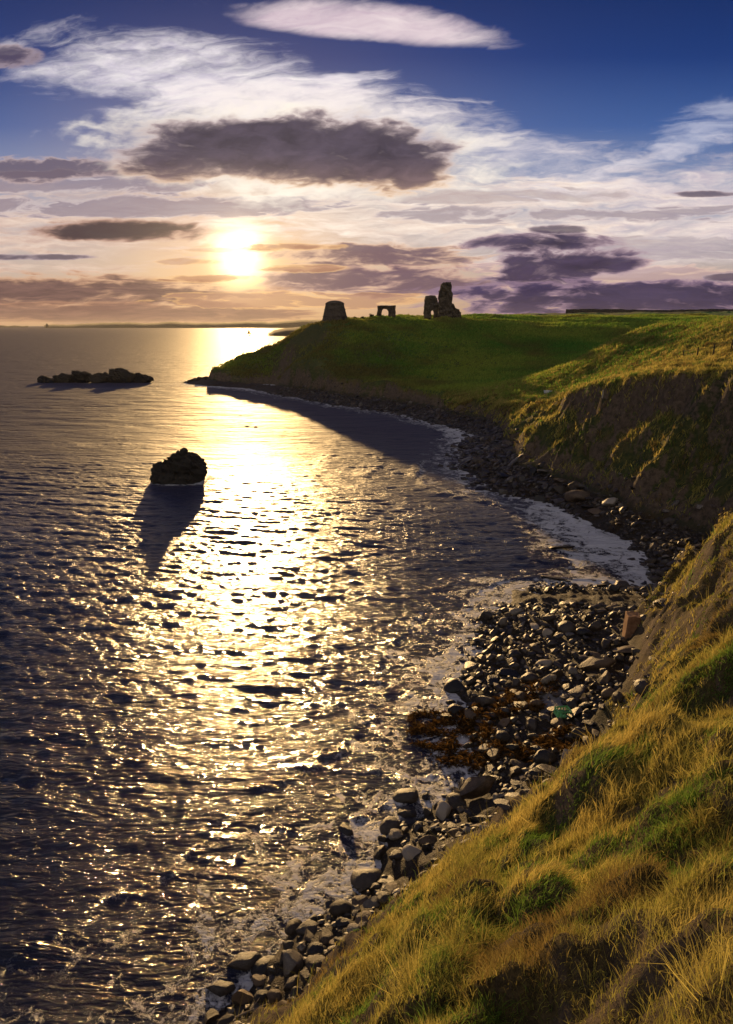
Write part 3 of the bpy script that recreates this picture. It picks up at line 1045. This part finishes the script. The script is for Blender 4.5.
MAT_SAND = simple_mat('red_sandstone', (.20, .10, .05), (.38, .21, .11), 2.5, .85, .5, .05)
p = at_z(630, 640, 1.0)
o = chipped_block('sandstone_block', .62, .7, 1.5, MAT_SAND, 5)
o.location = (p[0], p[1], 1.0 + .62); o.rotation_euler = (.05, .06, -.12)
tag(o, 'upright reddish sandstone block with one sunlit face on the beach', 'stone block')
p = at_z(566, 764, 1.0)
o = chipped_block('stone_slab', .36, .85, .14, MAT_ROCK['pale'], 8)
o.location = (p[0], p[1], 1.12); o.rotation_euler = (.55, .1, -.45)
tag(o, 'pale rectangular slab leaning on stones near the grassy spur', 'stone slab')

MAT_CRATE = simple_mat('green_plastic', (.12, .42, .14), (.22, .55, .24), 4, .45, .05, .01, .5)


def crate():
    p = at_z(562, 716, .95)
    t = empty('plastic_crate', (p[0], p[1], .98), .2)
    tag(t, 'small green plastic crate washed up among pale stones', 'crate')
    W, D_, H_ = .56, .38, .30
    bm = bmesh.new()
    def bx(b, cx, cy, cz, sx, sy, sz):
        g = bmesh.ops.create_cube(b, size=1.0)
        for v in g['verts']: v.co = Vector((v.co.x * sx + cx, v.co.y * sy + cy, v.co.z * sz + cz))
    bx(bm, 0, 0, .015, W, D_, .03)
    from_bm('base', bm, MAT_CRATE, t)
    for s in (-1, 1):
        bm = bmesh.new()
        for zc_, h_ in ((.055, .05), (H_ - .03, .06)): bx(bm, 0, s * D_ / 2, zc_, W, .025, h_)
        for i in range(5): bx(bm, -W / 2 + W * i / 4 * .94 + .017, s * D_ / 2, .16, .035, .022, .22)
        from_bm('side', bm, MAT_CRATE, t)
        bm = bmesh.new()
        for zc_, h_ in ((.055, .05), (H_ - .03, .06)): bx(bm, s * W / 2, 0, zc_, .025, D_ - .03, h_)
        for i in range(3): bx(bm, s * W / 2, -D_ / 2 + .06 + (D_ - .12) * i / 2, .16, .022, .035, .22)
        from_bm('end', bm, MAT_CRATE, t)
    t.rotation_euler = (.12, .06, .25)


crate()

MAT_WOOD = simple_mat('weathered_wood', (.10, .075, .05), (.27, .21, .15), 6, .85, .4, .01)


def tube(bm, pts, rad, seg=7):
    rings = []
    pts = [Vector(p) for p in pts]
    for i, p in enumerate(pts):
        a = pts[max(i - 1, 0)]; b = pts[min(i + 1, len(pts) - 1)]
        d = (b - a).normalized()
        up = Vector((0, 0, 1)) if abs(d.z) < .9 else Vector((1, 0, 0))
        e1 = d.cross(up).normalized(); e2 = d.cross(e1)
        r = rad[i] if hasattr(rad, '__len__') else rad
        rings.append([bm.verts.new(p + (e1 * math.cos(t) + e2 * math.sin(t)) * r) for t in (2 * math.pi * k / seg for k in range(seg))])
    for r0, r1 in zip(rings, rings[1:]):
        for k in range(seg): bm.faces.new((r0[k], r0[(k + 1) % seg], r1[(k + 1) % seg], r1[k]))
    bm.faces.new(rings[0]); bm.faces.new(rings[-1][::-1])


a = at_z(268, 1004, .55); b_ = at_z(222, 1024, .25); c_ = at_z(250, 1011, .5)
bm = bmesh.new()
tube(bm, [a, c_, (a + b_) / 2 + [0, 0, .03], b_, b_ + (b_ - a) * .4], [.018, .024, .026, .022, .012])
tube(bm, [c_, c_ + [.15, .22, .06], c_ + [.22, .42, .05]], [.014, .009, .004])
tag(from_bm('driftwood_branch', bm, MAT_WOOD, smooth=True), 'thin bleached driftwood branch caught at the bare earth edge', 'driftwood')

# ------------------------------------------------------------------ buildings on the headland
MAT_STONE = simple_mat('old_masonry', (.035, .027, .02), (.10, .08, .06), 1.2, .9, .8, .25)
MAT_STONE2 = simple_mat('dovecote_stone', (.04, .032, .024), (.10, .08, .062), 1.5, .9, .7, .15)
MAT_DARKWOOD = simple_mat('dark_timber', (.02, .016, .012), (.05, .04, .03), 3, .8, .2, .02)


def lathe(bm, prof, seg=40):
    rings = []
    for r, z in prof:
        rings.append([bm.verts.new((r * math.cos(2 * math.pi * k / seg), r * math.sin(2 * math.pi * k / seg), z)) for k in range(seg)])
    for a, b in zip(rings, rings[1:]):
        for k in range(seg): bm.faces.new((a[k], a[(k + 1) % seg], b[(k + 1) % seg], b[k]))
    bm.faces.new(rings[0][::-1]); bm.faces.new(rings[-1])


def ground_at(px, dist, py):
    d = ray(px, py)
    x, y = d[0] * dist, d[1] * dist
    return x, y, float(height(np.array([x]), np.array([y]))[0])


def dovecote():
    x, y, z = ground_at(335, 215, 321)
    k = 215 / F
    zt = at_dist(335, 301, 215)[2]
    Hh = zt - z
    t = empty('dovecote', (x, y, z - .3))
    tag(t, 'round tapering stone dovecote alone at the seaward edge of the headland', 'dovecote')
    rb, rt = 13.4 * k, 8.4 * k
    def R(f): return rb + (rt - rb) * f
    bm = bmesh.new()
    lathe(bm, [(R(0) + .12, 0), (R(.03) + .1, .5), (R(.2), Hh * .22), (R(.45), Hh * .47), (R(.7), Hh * .72), (R(.88), Hh * .9)])
    for v in bm.verts:
        n = .06 * math.sin(v.co.x * 7 + v.co.z * 5) * math.sin(v.co.y * 6 - v.co.z * 4)
        v.co.x *= 1 + n * .3; v.co.y *= 1 + n * .3
    from_bm('wall', bm, MAT_STONE2, t, smooth=True)
    for f in (.33, .64):
        bm = bmesh.new()
        r = R(f) + .02
        lathe(bm, [(r, Hh * f - .12), (r + .16, Hh * f - .08), (r + .16, Hh * f + .06), (r, Hh * f + .12)])
        from_bm('string_course', bm, MAT_STONE2, t)
    bm = bmesh.new()
    lathe(bm, [(R(.88) + .16, Hh * .9 - .1), (R(.9) + .18, Hh * .92), (R(.95), Hh * .965), (R(1) * .84, Hh * 1.01), (R(1) * .5, Hh * 1.055), (.35, Hh * 1.07)])
    from_bm('roof', bm, MAT_STONE2, t, smooth=True)
    bm = bmesh.new()
    bmesh.ops.create_cube(bm, size=1)
    for v in bm.verts: v.co = Vector((v.co.x * .9 + rb * .62, v.co.y * .5 - rb * .74, v.co.z * 1.6 + 1.0))
    from_bm('door', bm, MAT_DARKWOOD, t)


dovecote()


def ruin(name, px0, dist, base_py, pieces, label, seed):
    x, y, z = ground_at(px0, dist, base_py)
    k = dist / F
    zb = at_dist(px0, base_py, dist)[2]
    t = empty(name, (x, y, min(z, zb) - .2))
    tag(t, label, 'castle ruin', 'castle ruins on the headland')
    for i, (pn, pts, depth, dy) in enumerate(pieces):
        out = [((px - px0) * k, (base_py - py) * k + (zb - min(z, zb)) + .2 if py < base_py else -.6) for px, py in pts]
        o = lumpy(pn, out, depth, MAT_STONE, seed + i * 7, t, .34)
        o.location = (0, dy, 0)
    return t


ruin('castle_arch', 386, 235, 319, [
    ('archway_wall', [(375.8, 320), (377, 313), (378, 306.3), (384, 306), (390, 306.2), (395.3, 306), (395, 311), (395.6, 320), (388.6, 320), (388.4, 311.5), (386.6, 309.4), (384, 308.8), (382, 310), (381.2, 313), (380.6, 320)], 2.2, 0)],
    'low ruined wall with an open arch, between the dovecote and the tall ruin', 31)
ruin('castle_gable', 430, 240, 318.5, [
    ('gable_wall', [(423.8, 320), (424, 309), (424, 300), (425.5, 297), (430, 296.2), (435, 297), (437.4, 301), (437.6, 320), (434, 320), (433.6, 312), (432.4, 310.2), (431, 312), (430.6, 320)], 2.6, 0)],
    'lower ruined gable with a doorway just left of the tall tower ruin', 43)
ruin('castle_tower', 447, 240, 318.5, [
    ('tower_wall', [(438.2, 320), (438.4, 303), (438.4, 292.5), (440.2, 291), (440.4, 286), (443, 284.6), (446, 284.2), (449.2, 284.8), (450.4, 292), (451.4, 301), (452, 320)], 4.2, 0),
    ('broken_side_wall', [(450.4, 320), (450.6, 304), (452.5, 304.6), (454.4, 308), (458, 309.6), (460.6, 313), (461.4, 320)], 2.4, .8)],
    'tallest tower ruin with a broken wall sloping down its right side', 57)


# ------------------------------------------------------------------ bushes, wall, fence, posts, white trough
def leaf_crown(name, rx, rz, n, mat, seed, parent, leaf=.16):
    rg = np.random.default_rng(seed)
    lobes = rg.normal(0, .45, (7, 3)) * [rx, rx, rz * .6] + [0, 0, rz]
    P = lobes[rg.integers(0, 7, n)] + rg.normal(0, .33, (n, 3)) * [rx * .8, rx * .8, rz * .7]
    P[:, 2] = np.abs(P[:, 2])
    d1 = rg.normal(size=(n, 3)); d1 /= np.linalg.norm(d1, axis=1)[:, None]
    d2 = np.cross(d1, rg.normal(size=(n, 3))); d2 /= np.linalg.norm(d2, axis=1)[:, None]
    a = leaf * rg.uniform(.6, 1.4, (n, 1))
    co = np.stack([P - d1 * a, P + d2 * a * .5, P + d1 * a, P - d2 * a * .5], 1).reshape(-1, 3)
    me = quad_mesh(name, co, np.arange(4 * n).reshape(-1, 4), False)
    return link(name, me, mat, parent)


MAT_BUSH = simple_mat('bush_leaf', (.022, .026, .012), (.06, .06, .025), 3, .8, .1)
MAT_BARK = simple_mat('bark', (.03, .022, .016), (.07, .055, .04), 6, .9, .5)
for i, (px, top, rx, lab) in enumerate([(372, 313.2, .9, 'dark leafless looking bush just left of the ruined arch'), (363, 315.2, .8, 'smaller dark bush between the dovecote and the ruined arch'), (355, 316.2, .65, 'smallest dark bush closest to the dovecote')]):
    x, y, z = ground_at(px, 232, 319)
    rz = max((at_dist(px, top, 232)[2] - z) / 2, .5)
    t = tag(empty('bush', (x, y, z - .05)), lab, 'bush', 'bushes by the castle')
    leaf_crown('crown', rx, rz, 420, MAT_BUSH, 70 + i, t)
    bm = bmesh.new()
    for j in range(5):
        an = j * 1.3 + i
        tube(bm, [(0, 0, -.1), (.15 * math.cos(an), .15 * math.sin(an), rz * .6), (.5 * rx * math.cos(an), .5 * rx * math.sin(an), rz * 1.5)], [.06, .045, .015], 5)
    from_bm('trunk', bm, MAT_BARK, t)

# dry-stone wall with a dark hedge look along the skyline on the right
pts = []
for px in np.linspace(566, 800, 60):
    d = ray(px, 312)
    pts.append((d[0] * 410, d[1] * 410))
pts = np.array(pts)
zg = height(pts[:, 0], pts[:, 1])
zt = np.array([at_dist(px, 309.4 + .5 * math.sin(px * .05), 410)[2] for px in np.linspace(566, 800, 60)])
zt = np.maximum(zt + .35 * gnoise(pts[:, 0] * .3, pts[:, 1] * .3, 4), zg + 1.0)
bm = bmesh.new()
prev = None
for (x, y), g, h_ in zip(pts, zg, zt):
    r = [bm.verts.new(v) for v in ((x, y - .8, g - .8), (x, y - .45, h_ - .1), (x, y + .45, h_), (x, y + .8, g - .8))]
    if prev:
        for a in range(3): bm.faces.new((prev[a], prev[a + 1], r[a + 1], r[a]))
    prev = r
tag(from_bm('field_wall', bm, simple_mat('dark_drystone', (.025, .022, .02), (.07, .06, .05), 2, .95, .8, .2)), 'long dark stone field wall along the skyline at right', 'wall')

# fence on top of the mid bluff
t = None
bases = []
for px, py in ((683, 358), (697, 358), (713, 357), (731, 352)):
    d = ray(px, py)
    best = None
    for tt in np.arange(55, 130, .25):
        x, y = d[0] * tt, d[1] * tt
        if float(height(np.array([x]), np.array([y]))[0]) > EYE + d[2] * tt:
            best = tt; break
    tt = best or 80
    x, y = d[0] * tt, d[1] * tt
    bases.append((x, y, float(height(np.array([x]), np.array([y]))[0]), tt))
fx, fy, fz, ft = bases[0]
t = tag(empty('wire_fence', (fx, fy, fz)), 'old wire fence with dark posts on top of the mid bluff', 'fence')
for (x, y, z, tt), h in zip(bases, (1.15, 1.05, 1.2, 1.1)):
    bm = bmesh.new()
    tube(bm, [(0, 0, -.3), (.01, 0, h * .5), (.03, 0, h)], [.075, .07, .06], 8)
    o = from_bm('post', bm, MAT_DARKWOOD, t, (x - fx, y - fy, z - fz))
for hh in (.45, .9):
    bm = bmesh.new()
    for a, b in zip(bases, bases[1:]):
        A = Vector((a[0] - fx, a[1] - fy, a[2] - fz + hh)); Bv = Vector((b[0] - fx, b[1] - fy, b[2] - fz + hh))
        tube(bm, [A, (A + Bv) / 2 - Vector((0, 0, .05)), Bv], .008, 5)
    from_bm('wire', bm, MAT_DARKWOOD, t)


def hit(px, py, t0=20, t1=300, st=.25):
    d = ray(px, py)
    tt = np.arange(t0, t1, st)
    z = height(d[0] * tt, d[1] * tt)
    k = np.nonzero(z > EYE + d[2] * tt)[0]
    tt = tt[k[0]] if len(k) else 100
    return np.array([d[0] * tt, d[1] * tt, EYE + d[2] * tt]), tt


p, tt = hit(548, 394.5)
k = tt / F
x, y = p[0], p[1]
z = float(height(np.array([x]), np.array([y]))[0])
t = tag(empty('water_trough', (x, y, z), .15), 'small white trough out on the green field edge', 'trough')
MAT_WHITE = simple_mat('white_paint', (.62, .62, .60), (.80, .80, .78), 3, .6, .1)
bm = bmesh.new()
W, Dp, Hh = 8 * k, 4 * k, 2.6 * k
g = bmesh.ops.create_cube(bm, size=1)
for v in g['verts']: v.co = Vector((v.co.x * W * (1.0 if v.co.z > 0 else .9), v.co.y * Dp * (1 if v.co.z > 0 else .88), (v.co.z + .5) * Hh + .12))
top = max(bm.faces, key=lambda f: f.calc_center_median().z)
bmesh.ops.inset_individual(bm, faces=[top], thickness=.08)
bmesh.ops.translate(bm, verts=top.verts, vec=(0, 0, -Hh * .7))
from_bm('basin', bm, MAT_WHITE, t)
for sx in (-1, 1):
    bm = bmesh.new()
    g = bmesh.ops.create_cube(bm, size=1)
    for v in g['verts']: v.co = Vector((v.co.x * .18 + sx * W * .3, v.co.y * Dp * .8, (v.co.z + .5) * .5 - .37))
    from_bm('foot', bm, MAT_WHITE, t)

p, tt = hit(602, 406)
bm = bmesh.new()
tube(bm, [(0, 0, -.2), (.02, 0, .7), (.05, 0, 1.6)], [.09, .085, .07], 8)
o = from_bm('leaning_post', bm, simple_mat('bleached_wood', (.28, .25, .2), (.45, .41, .34), 5, .85, .3, .01), loc=p)
o.rotation_euler = (.05, -.04, 0)
tag(o, 'pale bleached post standing in the upper face of the shaded bluff', 'post')

# ------------------------------------------------------------------ far coast, point and boat
MAT_FAR = simple_mat('far_land', (.03, .032, .02), (.075, .07, .04), .02, .95, .1)


def far_land(name, pxs, dist, base_py, tops, depth):
    cols = []
    n = 120
    px = np.linspace(pxs[0], pxs[1], n)
    tp = np.interp(px, [a for a, _ in tops], [b for _, b in tops])
    tp = tp + .55 * fbm(px * .08, px * 0, 4, 5)
    prof = [(0, -.03), (.05, .35), (.25, .8), (.6, 1.0), (1.0, .9)]
    co = []
    for a, t_ in zip(px, tp):
        d = ray(a, 325)
        h = max((base_py - t_) * dist / F, 1.5)
        for f, hh in prof:
            q = dist + depth * f
            co.append((d[0] / d[1] * q, q, hh * h * (q / dist) + (.0 if f else -1)))
    co = np.array(co)
    me = quad_mesh(name, co, grid_quads(n, len(prof)))
    return tag(link(name, me, MAT_FAR), kind='structure')


far_land('far_coast', (44, 420), 4200, 328.0, [(44, 325.2), (70, 325), (95, 323.6), (120, 323), (150, 323.6), (172, 322.2), (195, 323.4), (225, 323), (250, 322), (275, 322.6), (300, 320.5), (420, 320)], 900)
far_land('far_coast', (-60, 28), 5200, 327.4, [(-60, 325), (0, 325.4), (28, 326.2)], 500)
far_land('far_point', (268, 380), 1150, 336.0, [(268, 334.8), (274, 332), (284, 330), (296, 328.8), (320, 327), (380, 325)], 260)
d = ray(47, 325)
q = 4230
bm = bmesh.new()
lathe(bm, [(9, 0), (8, 8), (7, 14), (7.5, 15), (5, 16), (4, 20), (.5, 22)], 12)
o = from_bm('harbour_tower', bm, MAT_STONE, loc=(d[0] / d[1] * q, q, 2.0))
tag(o, 'tiny tower at the left tip of the far coast', 'tower')


def sailboat():
    p = at_z(249, 335.3, 0)
    t = empty('sailboat', (p[0], p[1], 0), .25)
    tag(t, 'small sailing boat under sail in the sun glitter near the horizon', 'sailboat')
    hm = simple_mat('dark_hull', (.03, .03, .035), (.05, .05, .055), 1, .4, 0)
    sm = simple_mat('sailcloth', (.16, .13, .10), (.22, .18, .14), 1, .9, .1)
    bm = bmesh.new()
    rings = []
    for s_, w, h, dk in ((-3.6, 1.0, .1, 1.1), (-2, 1.35, -.25, 1.0), (0, 1.5, -.35, 1.0), (2.2, 1.0, -.2, 1.1), (3.9, .06, .3, 1.35)):
        rings.append([bm.verts.new(v) for v in ((s_, -w, dk), (s_, -w * .75, .25), (s_, 0, h), (s_, w * .75, .25), (s_, w, dk))])
    for a, b in zip(rings, rings[1:]):
        for j in range(4): bm.faces.new((a[j], a[j + 1], b[j + 1], b[j]))
        bm.faces.new((a[4], a[0], b[0], b[4]))
    bm.faces.new(rings[0]); bm.faces.new(rings[-1][::-1])
    from_bm('hull', bm, hm, t)
    bm = bmesh.new(); tube(bm, [(.6, 0, .9), (.6, 0, 11)], [.1, .06]); tube(bm, [(.5, 0, 2), (-3.4, .5, 2)], [.07, .06])
    from_bm('mast', bm, MAT_DARKWOOD, t)
    def sail(nm, tri):
        bm = bmesh.new()
        A, B_, C_ = (Vector(v) for v in tri)
        n = 6; g = {}
        for i in range(n + 1):
            for j in range(n + 1 - i):
                a, b = i / n, j / n
                p_ = A * (1 - a - b) + B_ * a + C_ * b
                p_.y += .55 * math.sin(math.pi * min(1, (1 - a - b) + .0)) * (1 - a) * .8
                g[i, j] = bm.verts.new(p_)
        for i in range(n):
            for j in range(n - i):
                bm.faces.new((g[i, j], g[i + 1, j], g[i, j + 1]))
                if i + j < n - 1: bm.faces.new((g[i + 1, j], g[i + 1, j + 1], g[i, j + 1]))
        r = bmesh.ops.solidify(bm, geom=bm.faces[:], thickness=.03)
        from_bm(nm, bm, sm, t, smooth=True)
    sail('mainsail', ((.45, 0, 2.1), (.5, 0, 10.7), (-3.2, .5, 2.1)))
    sail('jib', ((3.7, 0, 1.5), (.75, 0, 9.4), (.9, .5, 1.8)))


sailboat()


# ------------------------------------------------------------------ grass
def grass_mat():
    m, nt, p = new_mat('grass_blades')
    t = m.node_tree
    t.nodes.remove(p)
    out = t.nodes['Material Output']
    c = nt.attr('tint', 'Color')
    df = nt.node('ShaderNodeBsdfDiffuse'); nt.set(df.inputs[0], c)
    tr = nt.node('ShaderNodeBsdfTranslucent'); nt.set(tr.inputs[0], c)
    mx = nt.node('ShaderNodeMixShader'); mx.inputs[0].default_value = .55
    t.links.new(df.outputs[0], mx.inputs[1]); t.links.new(tr.outputs[0], mx.inputs[2])
    t.links.new(mx.outputs[0], out.inputs[0])
    return m


MAT_GRASS = grass_mat()


def blades(name, P, nrm, length, width, cols, lean, seed, outdir=None):
    """P (n,3) roots; 3-level curved ribbon per blade"""
    n = len(P)
    rg = np.random.default_rng(seed)
    az = rg.uniform(0, 2 * math.pi, n)
    out = np.stack([np.cos(az), np.sin(az), np.zeros(n)], 1) * rg.uniform(.25, 1.0, (n, 1))
    if outdir is not None: out = outdir
    d = nrm * .35 + np.array([0, 0, .75]) + out * .55 + lean
    d /= np.linalg.norm(d, axis=1)[:, None]
    side = np.cross(d, rg.normal(size=(n, 3)))
    side /= np.linalg.norm(side, axis=1)[:, None]
    L = length[:, None]
    mid = P + d * L * .55
    d2 = d + out * .6 + lean * .8 - np.array([0, 0, .35])
    d2 /= np.linalg.norm(d2, axis=1)[:, None]
    tip = mid + d2 * L * .5
    w = width[:, None] * .5
    co = np.stack([P - side * w, P + side * w, mid + side * w * .75, mid - side * w * .75, tip], 1).reshape(-1, 3)
    b = np.arange(n) * 5
    quads = np.stack([b, b + 1, b + 2, b + 3], 1)
    tris = np.stack([b + 3, b + 2, b + 4], 1)
    loops = np.concatenate([quads.ravel(), tris.ravel()])
    starts = np.concatenate([np.arange(n) * 4, 4 * n + np.arange(n) * 3])
    tot = np.concatenate([np.full(n, 4), np.full(n, 3)])
    me = np_mesh(name, co, loops, starts, tot, True)
    point_col(me, 'tint', np.repeat(cols, 5, axis=0))
    return tag(link(name, me, MAT_GRASS), kind='stuff')


def normals_at(x, y, e=.25):
    z0 = height(x, y)
    gx = (height(x + e, y) - z0) / e; gy = (height(x, y + e) - z0) / e
    n = np.stack([-gx, -gy, np.ones_like(gx)], 1)
    return z0, n / np.linalg.norm(n, axis=1)[:, None]


def scatter_grass(name, box, n_tuft, per, dens, seed, lmul=1.0, wmul=1.0, tussock=False, kind='mixed'):
    rg = np.random.default_rng(seed)
    x = rg.uniform(box[0], box[1], n_tuft); y = rg.uniform(box[2], box[3], n_tuft)
    z, d, b, s, q = height(x, y, True)
    cx, cy, dep = to_px(np.stack([x, y, z], 1))
    ok = (d > .45) & (z > 1.75) & (dep > 2) & (cx > -60) & (cx < 800) & (cy > 280) & (cy < 1130)
    x, y = x[ok], y[ok]
    z, nm = normals_at(x, y)
    dep = dep[ok]; d = d[ok]; q = q[ok]
    ok = (rg.random(len(x)) < dens(x, y, z, dep, nm, d, q))
    x, y, z, nm, dep, d, q = x[ok], y[ok], z[ok], nm[ok], dep[ok], d[ok], q[ok]
    patch = fbm(x * .45, y * .45, 3, 201)
    patch2 = fbm(x * 1.1, y * 1.1, 3, 211)
    toss = fbm(x * .22, y * .22, 2, 221)
    n = len(x)
    per_n = per
    idx = np.repeat(np.arange(n), per_n)
    m = len(idx)
    spread = .09 * lmul * (.75 if tussock else 1)
    szt = np.exp(rg.normal(0, .3, n))[idx] if tussock else 1.0
    bx = x[idx] + rg.normal(0, spread, m); by = y[idx] + rg.normal(0, spread, m)
    nn = nm[idx]
    bz = z[idx] - (nn[:, 0] * (bx - x[idx]) + nn[:, 1] * (by - y[idx])) / np.maximum(nn[:, 2], .3) - .03
    ln = (.16 + .13 * np.clip(patch2[idx] + .5, 0, 1.5) + .10 * np.clip(patch[idx], 0, 1)) * rg.uniform(.55, 1.35, m) * lmul * szt
    wd = np.maximum(.0045, dep[idx] * .00078) * rg.uniform(.7, 1.4, m) * wmul
    gold = np.array([.56, .45, .13]); olive = np.array([.30, .31, .065]); green = np.array([.15, .25, .045]); brown = np.array([.24, .15, .06])
    g = np.clip(.55 + patch * .9 + rg.normal(0, .22, n), 0, 1)
    col = olive[None] * (1 - g[:, None]) + gold[None] * g[:, None]
    gr = sstep(.15, .5, -patch2 + .25 * toss + rg.normal(0, .15, n))[:, None]
    col = col * (1 - gr) + green * gr
    br = sstep(.25, .6, -patch + rg.normal(0, .12, n))[:, None] * .8
    col = col * (1 - br) + brown * br
    cols = col[idx] * rg.uniform(.65, 1.3, (m, 1))
    lean = np.array([.28, -.05, -.02]) + np.stack([.3 * patch[idx], .3 * patch2[idx], 0 * bx], 1)
    print(name, m)
    od = None
    if tussock:
        od = np.stack([bx - x[idx], by - y[idx], 0 * bx], 1) / (spread * 1.2) + rg.normal(0, .25, (m, 3)) * [1, 1, .3]
    if kind == 'field':
        gg = np.clip(.5 + .7 * fbm(x * .03, y * .03, 3, 251) + rg.normal(0, .2, n), 0, 1)[:, None]
        c = np.array([.10, .27, .04]) * (1 - gg) + np.array([.36, .42, .07]) * gg
        bb = (np.clip(.9 * fbm(x * .06, y * .06, 4, 261) + .55 * sstep(25, -5, x) - .05 + .5 * sstep(6, 1, q), 0, 1) * .85)[:, None]  # brown patches and cliff edge; seaward ramp puts golden haze into the colour
        c = c * (1 - bb) + np.array([.21, .16, .055]) * bb
        cols = c[idx] * rg.uniform(.65, 1.35, (m, 1))
    return blades(name, np.stack([bx, by, bz], 1), nn, ln, wd, cols, lean, seed + 1, od)


def near_dens(x, y, z, dep, nm, d, q):
    v = np.clip(14.0 / dep, .15, 1.0) ** 1.1
    hole = fbm(x * .8, y * .8, 3, 231)
    v = v * np.clip(.80 + hole * 1.25, .28, 1)
    bare = np.hypot((x - 12.8) / 2.6, (y - 29.5) / 4.5)
    v = v * np.clip(bare - .35, .22, 1)
    v = v * np.clip((d - .3) / 1.6, .15, 1)
    v = v * np.where(y < 19, np.clip((d - 2.8) / 1.8, .10, 1), 1)
    return v


scatter_grass('foreground_grass', (-6, 22, 3, 40), 260000, 7, near_dens, 301, .58)
scatter_grass('foreground_grass', (-1, 10, 3, 16), 60000, 7, near_dens, 311, .6)


def tuss_dens(x, y, z, dep, nm, d, q):
    v = near_dens(x, y, z, dep, nm, d, q)
    return v * sstep(.05, .5, fbm(x * .7, y * .7, 3, 241))


scatter_grass('tussock_grass', (-6, 22, 3, 40), 30000, 40, tuss_dens, 321, .95, 1.0, True)


def stalk_dens(x, y, z, dep, nm, d, q):
    return near_dens(x, y, z, dep, nm, d, q) * sstep(-.1, .4, fbm(x * .5, y * .5, 2, 281))


scatter_grass('dead_stalks', (-4, 22, 3, 38), 16000, 3, stalk_dens, 341, 2.3, .62)


def field_dens(x, y, z, dep, nm, d, q):
    return sstep(-1.0, 3.0, q) * np.clip(nm[:, 2] * 2 - 1, .1, 1) * sstep(95, 125, y)


scatter_grass('field_grass', (-45, 130, 95, 300), 300000, 4, field_dens, 501, 2.3, 1.0, False, 'field')


def bluff_dens(x, y, z, dep, nm, d, q):
    v = .35 + .6 * sstep(-2.5, .5, q)
    v = v * np.clip(.7 + fbm(x * .25, y * .25, 3, 233), .08, 1)
    return v * np.clip((nm[:, 2] - .3) / .3, .4, 1)


scatter_grass('bluff_grass', (14, 75, 40, 140), 170000, 6, bluff_dens, 401, 1.6, 1.1)

def seaweed():
    rg = np.random.default_rng(77)
    cs = []
    for px, py, r, n in ((450, 722, 1.5, 2600), (500, 706, 1.5, 2400), (540, 752, 1.0, 1500), (470, 742, 1.2, 1600), (430, 706, .8, 700), (560, 745, .8, 800), (530, 690, 1.0, 900)):
        p = at_z(px, py, .6)
        a = rg.uniform(0, 6.28, n); q = r * np.sqrt(rg.uniform(0, 1, n))
        cs.append(np.stack([p[0] + q * np.cos(a) * 1.2, p[1] + q * np.sin(a) * .8], 1))
    P = np.concatenate(cs)
    z = height(P[:, 0], P[:, 1])
    k = fbm(P[:, 0] * 1.4, P[:, 1] * 1.4, 3, 271)
    P = P[k > -.12]; z = z[k > -.12]; k = k[k > -.12]
    n = len(P)
    root = np.stack([P[:, 0], P[:, 1], np.maximum(z, -.05) + .03 + .14 * np.clip(k, 0, 1) * rg.uniform(.2, 1, n)], 1)
    c = np.array([.10, .055, .018]) * rg.uniform(.4, 1.8, (n, 1))
    blades('seaweed', root, np.tile([0, 0, .2], (n, 1)), rg.uniform(.15, .42, n), rg.uniform(.025, .07, n), c, np.array([.1, -.1, -.62]), 78)


seaweed()

# ------------------------------------------------------------------ air
bm = bmesh.new()
bmesh.ops.create_cube(bm, size=1)
x0, x1, y0, y1, z0, z1 = -9000, 9500, -300, 15000, -4.0, 62.0
for v in bm.verts:
    v.co = Vector(((x0 + x1) / 2 + v.co.x * (x1 - x0), (y0 + y1) / 2 + v.co.y * (y1 - y0), (z0 + z1) / 2 + v.co.z * (z1 - z0)))
m = bpy.data.materials.new('haze')
m.use_nodes = True
m.node_tree.nodes.clear()
o_ = m.node_tree.nodes.new('ShaderNodeOutputMaterial')
pv = m.node_tree.nodes.new('ShaderNodeVolumePrincipled')
pv.inputs['Color'].default_value = (.95, .93, .9, 1)
pv.inputs['Density'].default_value = .00002
pv.inputs['Anisotropy'].default_value = .4
m.node_tree.links.new(pv.outputs[0], o_.inputs['Volume'])
tag(from_bm('haze', bm, m), kind='stuff')

# ------------------------------------------------------------------ camera and view
cam = bpy.data.cameras.new('camera')
co_ = bpy.data.objects.new('camera', cam)
COL.objects.link(co_)
co_.location = (0, 0, EYE)
co_.rotation_euler = (math.pi / 2 - PITCH, 0, 0)
cam.sensor_fit = 'VERTICAL'
cam.sensor_height = 36
cam.sensor_width = 36
cam.lens = F / 1024 * 36
cam.clip_start = .1
cam.clip_end = 40000
sc.camera = co_
sc.view_settings.view_transform = 'Standard'
sc.view_settings.look = 'None'
sc.view_settings.exposure = 0.56
sc.view_settings.gamma = 1.0
sc.cycles.use_denoising = True
sc.cycles.max_bounces = 6
sc.cycles.volume_bounces = 1
sc.cycles.sample_clamp_indirect = 6
